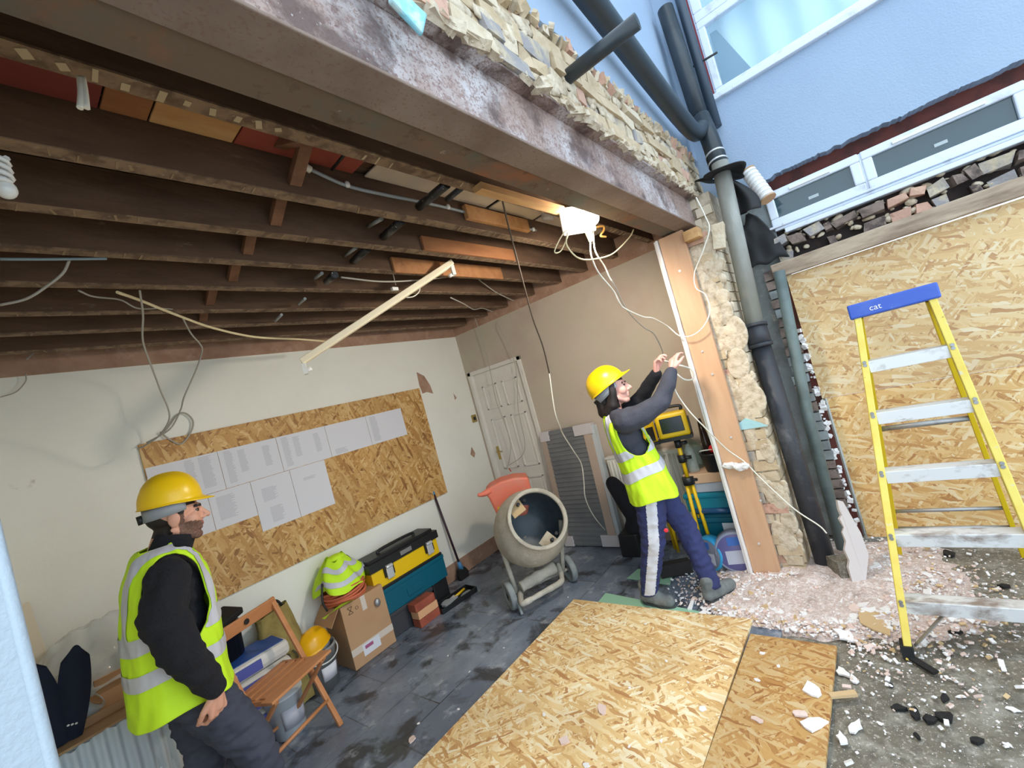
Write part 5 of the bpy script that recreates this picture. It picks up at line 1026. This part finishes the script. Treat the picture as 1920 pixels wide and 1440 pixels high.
def mancol(p):
    h=inv@p
    if abs(h.y)<.1 and abs(h.x)<.14 and -.14<h.z<.16:
        if h.z>.035 and h.x<.075: return 1
        if h.x<-.02 and h.z>-.07 and not (abs(h.y)>.066): return 1
        if -.02<=h.x<.03 and h.z>.004 and abs(h.y)<.078: return 1
        if .074<h.x and .0<h.z<.012 and .02<abs(h.y)<.046: return 4
        if h.x>.066 and .018<h.z<.030 and .012<abs(h.y)<.052: return 1
        if -.082<h.z<-.052 and h.x>.082 and abs(h.y)<.02: return 3
        if h.x>.005 and h.z<-.036-.35*max(0,h.x-.06) and h.x<.12 and not(h.x>.098) and h.z>-.14: return 2
        if .0<h.x<.028 and -.04<h.z<.004 and abs(h.y)>.05 and abs(h.y)<.074: return 2
    return 0
recolor(body,mancol); obj('body',body,[m_skin,m_hair,m_beard,m_lip,m_eye],man,local=True)
q=MB()
for c,r in (((-.055,0,.95),(.135,.175,.15)),((-.045,0,1.10),(.140,.168,.18)),((-.03,0,1.26),(.140,.185,.17))): q.ell(c,r)
for s in (-1,1): cap(q,(-.01,s*.08,1.375),(-.01,s*.18,1.345),.055)
chain(q,[(-.01,-.20,1.335),(-.055,-.245,1.20),RA[1],(.0,-.278,.97),(.042,-.268,.868)],[.078,.086,.076,.064,.048]); chain(q,[LA[0],LA[1],(.045,.252,.885)],[.082,.072,.05])
jk=remesh(q,.008,5,.012,17,(1,1,1.6)); 
obj('fleece_jacket',jk,m_blk,man,local=True)
q=MB(); q.grid(lambda u,v:Vector((.010+.040*v+(.073+.006*math.sin(u*12))*math.cos(2*math.pi*u),(.073)*math.sin(2*math.pi*u),1.405+.075*v+(-.035*math.cos(2*math.pi*u)*(1-.2*v)))),40,5,wrap=True); obj('collar',q,m_blk,man,local=True,solid=.012)
vest(man,[(.80,-.055,.185,.235),(.95,-.05,.175,.225),(1.1,-.04,.172,.218),(1.22,-.03,.165,.215),(1.32,-.022,.150,.205),(1.385,-.014,.130,.185),(1.43,-.006,.114,.145),(1.452,.0,.098,.105)],(-.0,1.235,.112,.185,.14),(.03,1.24,1.4),[(1.08,1.14),(.945,1.005),-.06],.12)
q=MB()
for L_ in (RL,LL): chain(q,[L_[0],((L_[0][0]+L_[1][0])/2,(L_[0][1]+L_[1][1])/2,.70),L_[1],((L_[1][0]+L_[2][0])/2,(L_[1][1]+L_[2][1])/2,.29),L_[2]],[.118,.102,.084,.078,.076])
q.ell((-.055,0,.93),(.135,.175,.12)); tr=remesh(q,.008,5,.014,16,(1,1,2.2)); obj('work_trousers',tr,m_trou,man,local=True)
boot(man,(.06,-.125),(.33,-.14)); boot(man,(-.24,.115),(.03,.12))
helmet(man,Matrix.Translation((.060,0,1.622))@Matrix.Rotation(math.radians(4),4,'Y')@Matrix.Diagonal((.86,.93,1.0,1)),m_yel)
# ---------------------------------------------------------------- person with raised arms
wom=thing('person','person in yellow helmet and hi-vis vest reaching up with a white cable by the post','person',(2.82,1.36,0),math.atan2(-.9007,.4344))
HW=Matrix.Translation((-.024,0,1.535))@Matrix.Rotation(math.radians(-2),4,'Y')@Matrix.Scale(.98,4)
q=MB(); headshape(q,HW); cap(q,(-.045,0,1.47),(-.06,0,1.36),.048,.054)
for c,r in (((.03,0,.87),(.10,.145,.11)),((.005,0,1.02),(.095,.12,.15)),((-.03,0,1.20),(.10,.14,.15))): q.ell(c,r)
for s in (-1,1): cap(q,(-.05,s*.06,1.34),(-.03,s*.15,1.32),.045)
RA=[(-.005,-.165,1.31),(.235,-.175,1.375),(.372,-.10,1.553)]; LA=[(-.02,.155,1.31),(.15,.15,1.41),(.285,.02,1.565)]
for A_ in (RA,LA): chain(q,A_,[.044,.034,.024])
hand(q,RA[2],(.35,.30,.85),(.75,.5,-.4),-1,.55,.98); hand(q,LA[2],(.25,-.15,.95),(.8,-.4,-.2),1,.7,.98)
RL=[(.03,-.085,.85),(-.045,-.08,.47),(-.165,.0,.10)]; LL=[(.035,.085,.85),(.19,.03,.49),(.245,-.045,.11)]
for L_ in (RL,LL): chain(q,L_,[.078,.053,.036])
body=remesh(q,.0045,3); inv2=HW.inverted()
def womcol(p):
    h=inv2@p
    if abs(h.y)<.1 and abs(h.x)<.14 and -.14<h.z<.16:
        if h.x<.01: return 1
        if h.z>.045 and h.x<.08: return 1
        if .074<h.x and .0<h.z<.011 and .02<abs(h.y)<.046: return 4
        if h.x>.066 and .020<h.z<.029 and .014<abs(h.y)<.050: return 1
        if -.080<h.z<-.054 and h.x>.083 and abs(h.y)<.018: return 3
    return 0
recolor(body,womcol); obj('body',body,[m_skinp,m_hair,m_beard,m_lip,m_eye],wom,local=True)
q=MB()
for s in (-1,1): chain(q,[(-.03,s*.062,1.60),(-.035,s*.078,1.52),(-.06,s*.075,1.43),(-.10,s*.05,1.385)],[.035,.030,.038,.04])
chain(q,[(-.10,0,1.56),(-.115,0,1.46),(-.12,0,1.39)],[.05,.055,.05]); hr=remesh(q,.006,4,.006,40,(1,1,.3)); obj('hair',hr,m_hair,wom,local=True)
q=MB()
for c,r in (((.025,0,.92),(.118,.160,.13)),((.005,0,1.04),(.112,.140,.16)),((-.03,0,1.20),(.118,.158,.16))): q.ell(c,r)
for s in (-1,1): cap(q,(-.05,s*.07,1.345),(-.025,s*.15,1.315),.060)
chain(q,[RA[0],(.11,-.178,1.33),RA[1],(.31,-.14,1.465),(.362,-.105,1.54)],[.085,.075,.062,.054,.043]); js=remesh(q,.007,5,.007,18); obj('charcoal_jumper',js,m_slub,wom,local=True)
q=MB(); chain(q,[LA[0],LA[1],(.275,.03,1.55)],[.076,.058,.042]); js=remesh(q,.007,5,.007,18); obj('far_sleeve',js,m_blk,wom,local=True)
vest(wom,[(.755,.045,.165,.215),(.88,.03,.152,.202),(1.0,.012,.136,.180),(1.12,-.01,.132,.178),(1.23,-.03,.128,.178),(1.31,-.042,.112,.160),(1.355,-.05,.096,.115),(1.385,-.055,.084,.080)],(.03,1.245,.108,.175,.10),(-.01,1.15,1.3),[(1.065,1.125),(.925,.985),.28],.105)
q=MB()
def leg(L_,rs): chain(q,[L_[0],tuple((a+b)/2 for a,b in zip(L_[0],L_[1])),L_[1],tuple((a+b)/2 for a,b in zip(L_[1],L_[2])),L_[2]],rs)
leg(RL,[.108,.098,.080,.070,.063]); leg(LL,[.108,.095,.078,.068,.062]); q.ell((.03,0,.89),(.118,.158,.11)); tr=remesh(q,.007,5,.010,16,(1,1,2)); tr.v=[Vector((p.x,p.y,max(p.z,.088))) for p in tr.v]; to=obj('tracksuit_trousers',tr,m_navytr,wom,local=True)
def st_(p):
    z=p.z
    if z>.80 or z<.10: return False
    t=(RL[0][2]-z)/(RL[0][2]-RL[1][2]) if z>RL[1][2] else 1+(RL[1][2]-z)/(RL[1][2]-RL[2][2])
    a,b,f=(RL[0],RL[1],t) if t<1 else (RL[1],RL[2],t-1); cx=a[0]+(b[0]-a[0])*f; cy=a[1]+(b[1]-a[1])*f
    return p.y<cy-.02 and abs(p.x-cx+.0)<.034
obj('side_stripe',carve(tr,st_,.003),m_stripe,to,local=True)
q=MB(); q.ell((.055,-.175,.56),(.014,.004,.014)); obj('red_tab',q,mat('red_tab',S(222,44,60),.5),to,local=True)
boot(wom,(-.225,.045),(-.02,-.085)); boot(wom,(.18,-.10),(.40,.055),.0)
helmet(wom,Matrix.Translation((-.062,0,1.565))@Matrix.Rotation(math.radians(-26),4,'Y')@Matrix.Scale(1.0,4),m_yel)
# yellow strap/level behind the leg
a=P(1205,968,1,1.62); c=P(1212,1030,1,1.60); q=MB(); q.bar(a,c,.018,.03); obj('yellow_level',q,m_yel2,label='thin yellow level standing behind the striped trouser leg',cat='level',bevel=.002) if False else None
q=MB(); q.bar((a.x,a.y,.0),(a.x-.01,a.y,a.z),.018,.012,up=(0,1,0)); obj('yellow_stick',q,m_yel2,label='yellow stick standing behind the striped trouser leg',cat='stick',bevel=.002)
# white cable loop in the hand
M_=wom.matrix_basis
q=MB(); hc=M_@Vector((.44,-.08,1.565)); lp=[P(u,v,0,3.05) for u,v in ((1262,690),(1270,702),(1284,712),(1298,711),(1302,702),(1296,692),(1282,687),(1270,684),(1258,680),(1244,676))]
q.tube(smoothpath(lp,6),.006,8); obj('cable_loop',q,m_cable,label='loop of white cable held in the raised hands',cat='cable')
# spare helmet on the bucket
helmet(None,Matrix.Translation(bk_+Vector((-.01,.0,.302)))@Matrix.Rotation(math.radians(200),4,'Z')@Matrix.Rotation(math.radians(8),4,'Y')@Matrix.Scale(.9,4),m_hat2,name='hard_hat',top=True,label='orange yellow helmet resting on the grey bucket beside the cardboard box',cat='helmet')
# ================================================================ rubble
b=MB()
def inrub(x,y): return True
n=0
while n<6500:
    x=random.gauss(3.05,.36); y=random.gauss(.55,.38)
    if x>3.85 or y>1.5 or (x<2.60 and y>.40) or (x>3.22 and .58<y<.9) or y<-.9: continue
    if y>1.15 and x<2.75: continue
    r=.002+abs(random.gauss(0,.0036)); b.mi=random.choices((0,1,2),(5,4,1))[0]; v0=len(b.v)
    z=.012 if y>.66 else .004
    b.obox((x,y,z+r*.5+max(0,.04*math.exp(-((x-3.15)**2+(y-.72)**2)*18))),(r*random.uniform(1.5,3.2),r*random.uniform(1.2,2.2),r*.8),(random.uniform(-.5,.5),random.uniform(-.5,.5),random.uniform(0,6.3))); n+=1
for i in range(1100):
    x=random.uniform(1.5,3.85);y=random.uniform(-1.6,.38); r=.0012+abs(random.gauss(0,.0022)); b.mi=random.choices((0,1,2),(6,2,1))[0]
    b.obox((x,y,-.008+r*.4),(r*2.0,r*1.5,r*.6),(random.uniform(-.4,.4),0,random.uniform(0,6)))
obj('plaster_rubble',b,[m_shard,m_shardp,m_tan],label='scatter of pink and white plaster rubble at the foot of the pier',cat='rubble',kind='stuff')
b=MB(); b.grid(lambda u,v:Vector((2.55+1.35*u,-.30+1.7*v,.005+(.006 if (-.30+1.7*v)>.66 else 0)+.05*math.exp(-((2.55+1.35*u-3.2)**2*7+(-.30+1.7*v-.66)**2*9))*(1+.5*noise.noise(Vector((u*12,v*12,0))))+.010*noise.noise(Vector((u*22,v*22,4)))+.012*noise.noise(Vector((u*6,v*6,9)))*abs(2*v-1)-.05*max(0,(abs(u-.5)*2)**7)-.05*max(0,(abs(v-.5)*2)**5))),90,90); obj('rubble_dust',b,m_dust,label='heap of pale pink plaster dust spread on the floor by the pier',cat='dust',kind='stuff')
def chip(x,y,z,r,m,name,lab,cat,group,th=.35,rz=None):
    th=min(th,.008/r) if r>.02 else th*.7; n=random.randint(7,10); poly=[]
    for i in range(n): 
        a=2*math.pi*i/n; rr=r*random.uniform(.5,1.2); poly.append((rr*math.cos(a)*1.3,rr*math.sin(a)*.85))
    q=MB(); q.prism(poly,r*th,Matrix.Translation((x,y,z))@Euler((random.uniform(-.12,.12),random.uniform(-.12,.12),random.uniform(0,6.3))).to_matrix().to_4x4()); obj(name,q,m,label=lab,cat=cat,group=group)
zf=lambda x,y:.0 if y>.7 else -.006
for i in range(120):
    while True:
        x=random.gauss(2.97,.27); y=random.gauss(.62,.30)
        if 2.62<x<3.7 and -.3<y<1.4 and not(x>3.15 and .55<y): break
    chip(x,y,zf(x,y)+.008+.03*math.exp(-((x-3.2)**2+(y-.66)**2)*9),random.uniform(.010,.038),random.choice((m_shard,m_shard,m_shardp)),'plaster_shard','flat plaster shard lying in the rubble heap by the pier','plaster','shards in the rubble heap',.25)
for (u,v,r,m,l) in ((1450,1112,.07,m_shardp,'large flat pink plaster piece nearest the boot of the reaching person'),(1480,1135,.075,m_shardp,'large flat pink plaster piece in the middle of the rubble'),(1640,1170,.10,m_tan,'largest flat tan plaster piece, left of the ladder foot'),(1585,1195,.05,m_shard,'long white plaster piece beside the corner of the OSB strip'),(1500,1100,.05,m_shard,'white plaster piece under the foot of the pier')):
    p=P(u,v,2,.0); chip(p.x,p.y,zf(p.x,p.y)+.012,r,m,'plaster_piece',l,'plaster',None,.16)
for (u,v,r,m,l) in ((1130,1332,.035,m_shardp,'pink lump on the middle of the large OSB sheet'),(1058,1390,.028,m_shardp,'pink lump near the bottom edge of the large OSB sheet'),(975,1296,.012,m_shard,'small white chip at the left part of the large OSB sheet'),(1020,1340,.012,m_shard,'small white chip left of the pink lump'),(1525,1295,.045,m_shard,'large white flake on the OSB strip'),(1500,1340,.03,m_shardp,'pink flake on the OSB strip'),(1525,1360,.045,m_shard,'lower white flake on the OSB strip'),(1318,1330,.018,m_shard,'white chip by the seam between the OSB sheets'),(1430,1225,.014,m_shard,'white chip at the far end of the OSB strip'),(1460,1250,.012,m_shard,'second white chip at the far end of the OSB strip'),(1420,1275,.014,m_shard,'white chip left on the OSB strip'),(1100,1435,.016,m_shard,'white chip at the bottom edge of the picture on the OSB sheet'),(1420,1350,.02,m_shardp,'small pink chip on the OSB strip')):
    p=P(u,v,2,.02); chip(p.x,p.y,.0205,r,m,'plaster_flake',l,'plaster',None,.3)
for (u,v) in ((1210,1170),(1100,1160),(1250,1240),(1180,1290),(1240,1390),(1290,1280),(990,1240),(1180,1400)):
    p=P(u,v,2,.02); chip(p.x,p.y,.0205,.008,m_shard,'plaster_flake','tiny white flake on the large OSB sheet','plaster','tiny flakes on the OSB sheet',.4)
for (u,v) in ((840,1230),(880,1260),(945,1215),(920,1300),(785,1357),(860,1330),(805,1150),(1065,1120),(940,1290)):
    p=P(u,v,2,.0); chip(p.x,p.y,.001,.008,m_shard,'plaster_flake','tiny white flake on the dark slate floor','plaster','tiny flakes on the slate floor',.4)
p=P(773,1387,2,0); chip(p.x,p.y,.001,.022,m_shardp,'plaster_flake','pink flake on the dark slate floor before the OSB sheet','plaster',None,.3)
for (u0,v0,u1,v1,w_,m,l) in ((1293,1143,1302,1120,.022,m_shard,'white plastic strip on the floor between the boots'),(1555,1305,1606,1300,.03,m_tan,'tan splinter across the right edge of the OSB strip'),(1710,1235,1755,1262,.03,m_bit,'long black bitumen lump by the ladder foot')):
    q=MB(); z=.022 if m is m_tan else .012; q.bar(P(u0,v0,2,z),P(u1,v1,2,z),w_,.012); q.jitter(.006,30); obj('strip_of_debris',q,m,label=l,cat='debris')
for i,(u,v,r) in enumerate(((1685,1328,.025),(1715,1340,.028),(1745,1350,.028),(1770,1345,.034),(1790,1185,.022),(1575,1128,.016),(1780,1040,.035),(1770,1310,.02),(1830,1388,.02),(1885,1100,.022),(1670,1285,.012),(1720,1380,.015),(1745,1190,.012),(1630,1240,.010))):
    p=P(u,v,2,0); q=MB(); 
    k_=random.randint(6,8); q.prism([(r*1.35*random.uniform(.55,1.15)*math.cos(2*math.pi*j/k_),r*.75*random.uniform(.55,1.15)*math.sin(2*math.pi*j/k_)) for j in range(k_)],r*.45,Matrix.Translation((p.x,p.y,-.004))@Matrix.Rotation(random.uniform(0,6.3),4,'Z')); q.jitter(r*.25,60); obj('bitumen_lump',q,m_bit,label='black bitumen lump on the grey concrete' ,cat='lump',group='bitumen lumps on the concrete')
for i,(u,v,r) in enumerate(((1890,1395,.012),(1580,1260,.03),(1600,1275,.025),(1605,1362,.03),(1580,1385,.03),(1800,1305,.014),(1790,1275,.012),(1900,1330,.016),(1650,1355,.01))):
    p=P(u,v,2,0); chip(p.x,p.y,-.004,r,m_shard,'plaster_chip','white plaster chip on the grey concrete right of the OSB strip','plaster','chips on the concrete',.3)
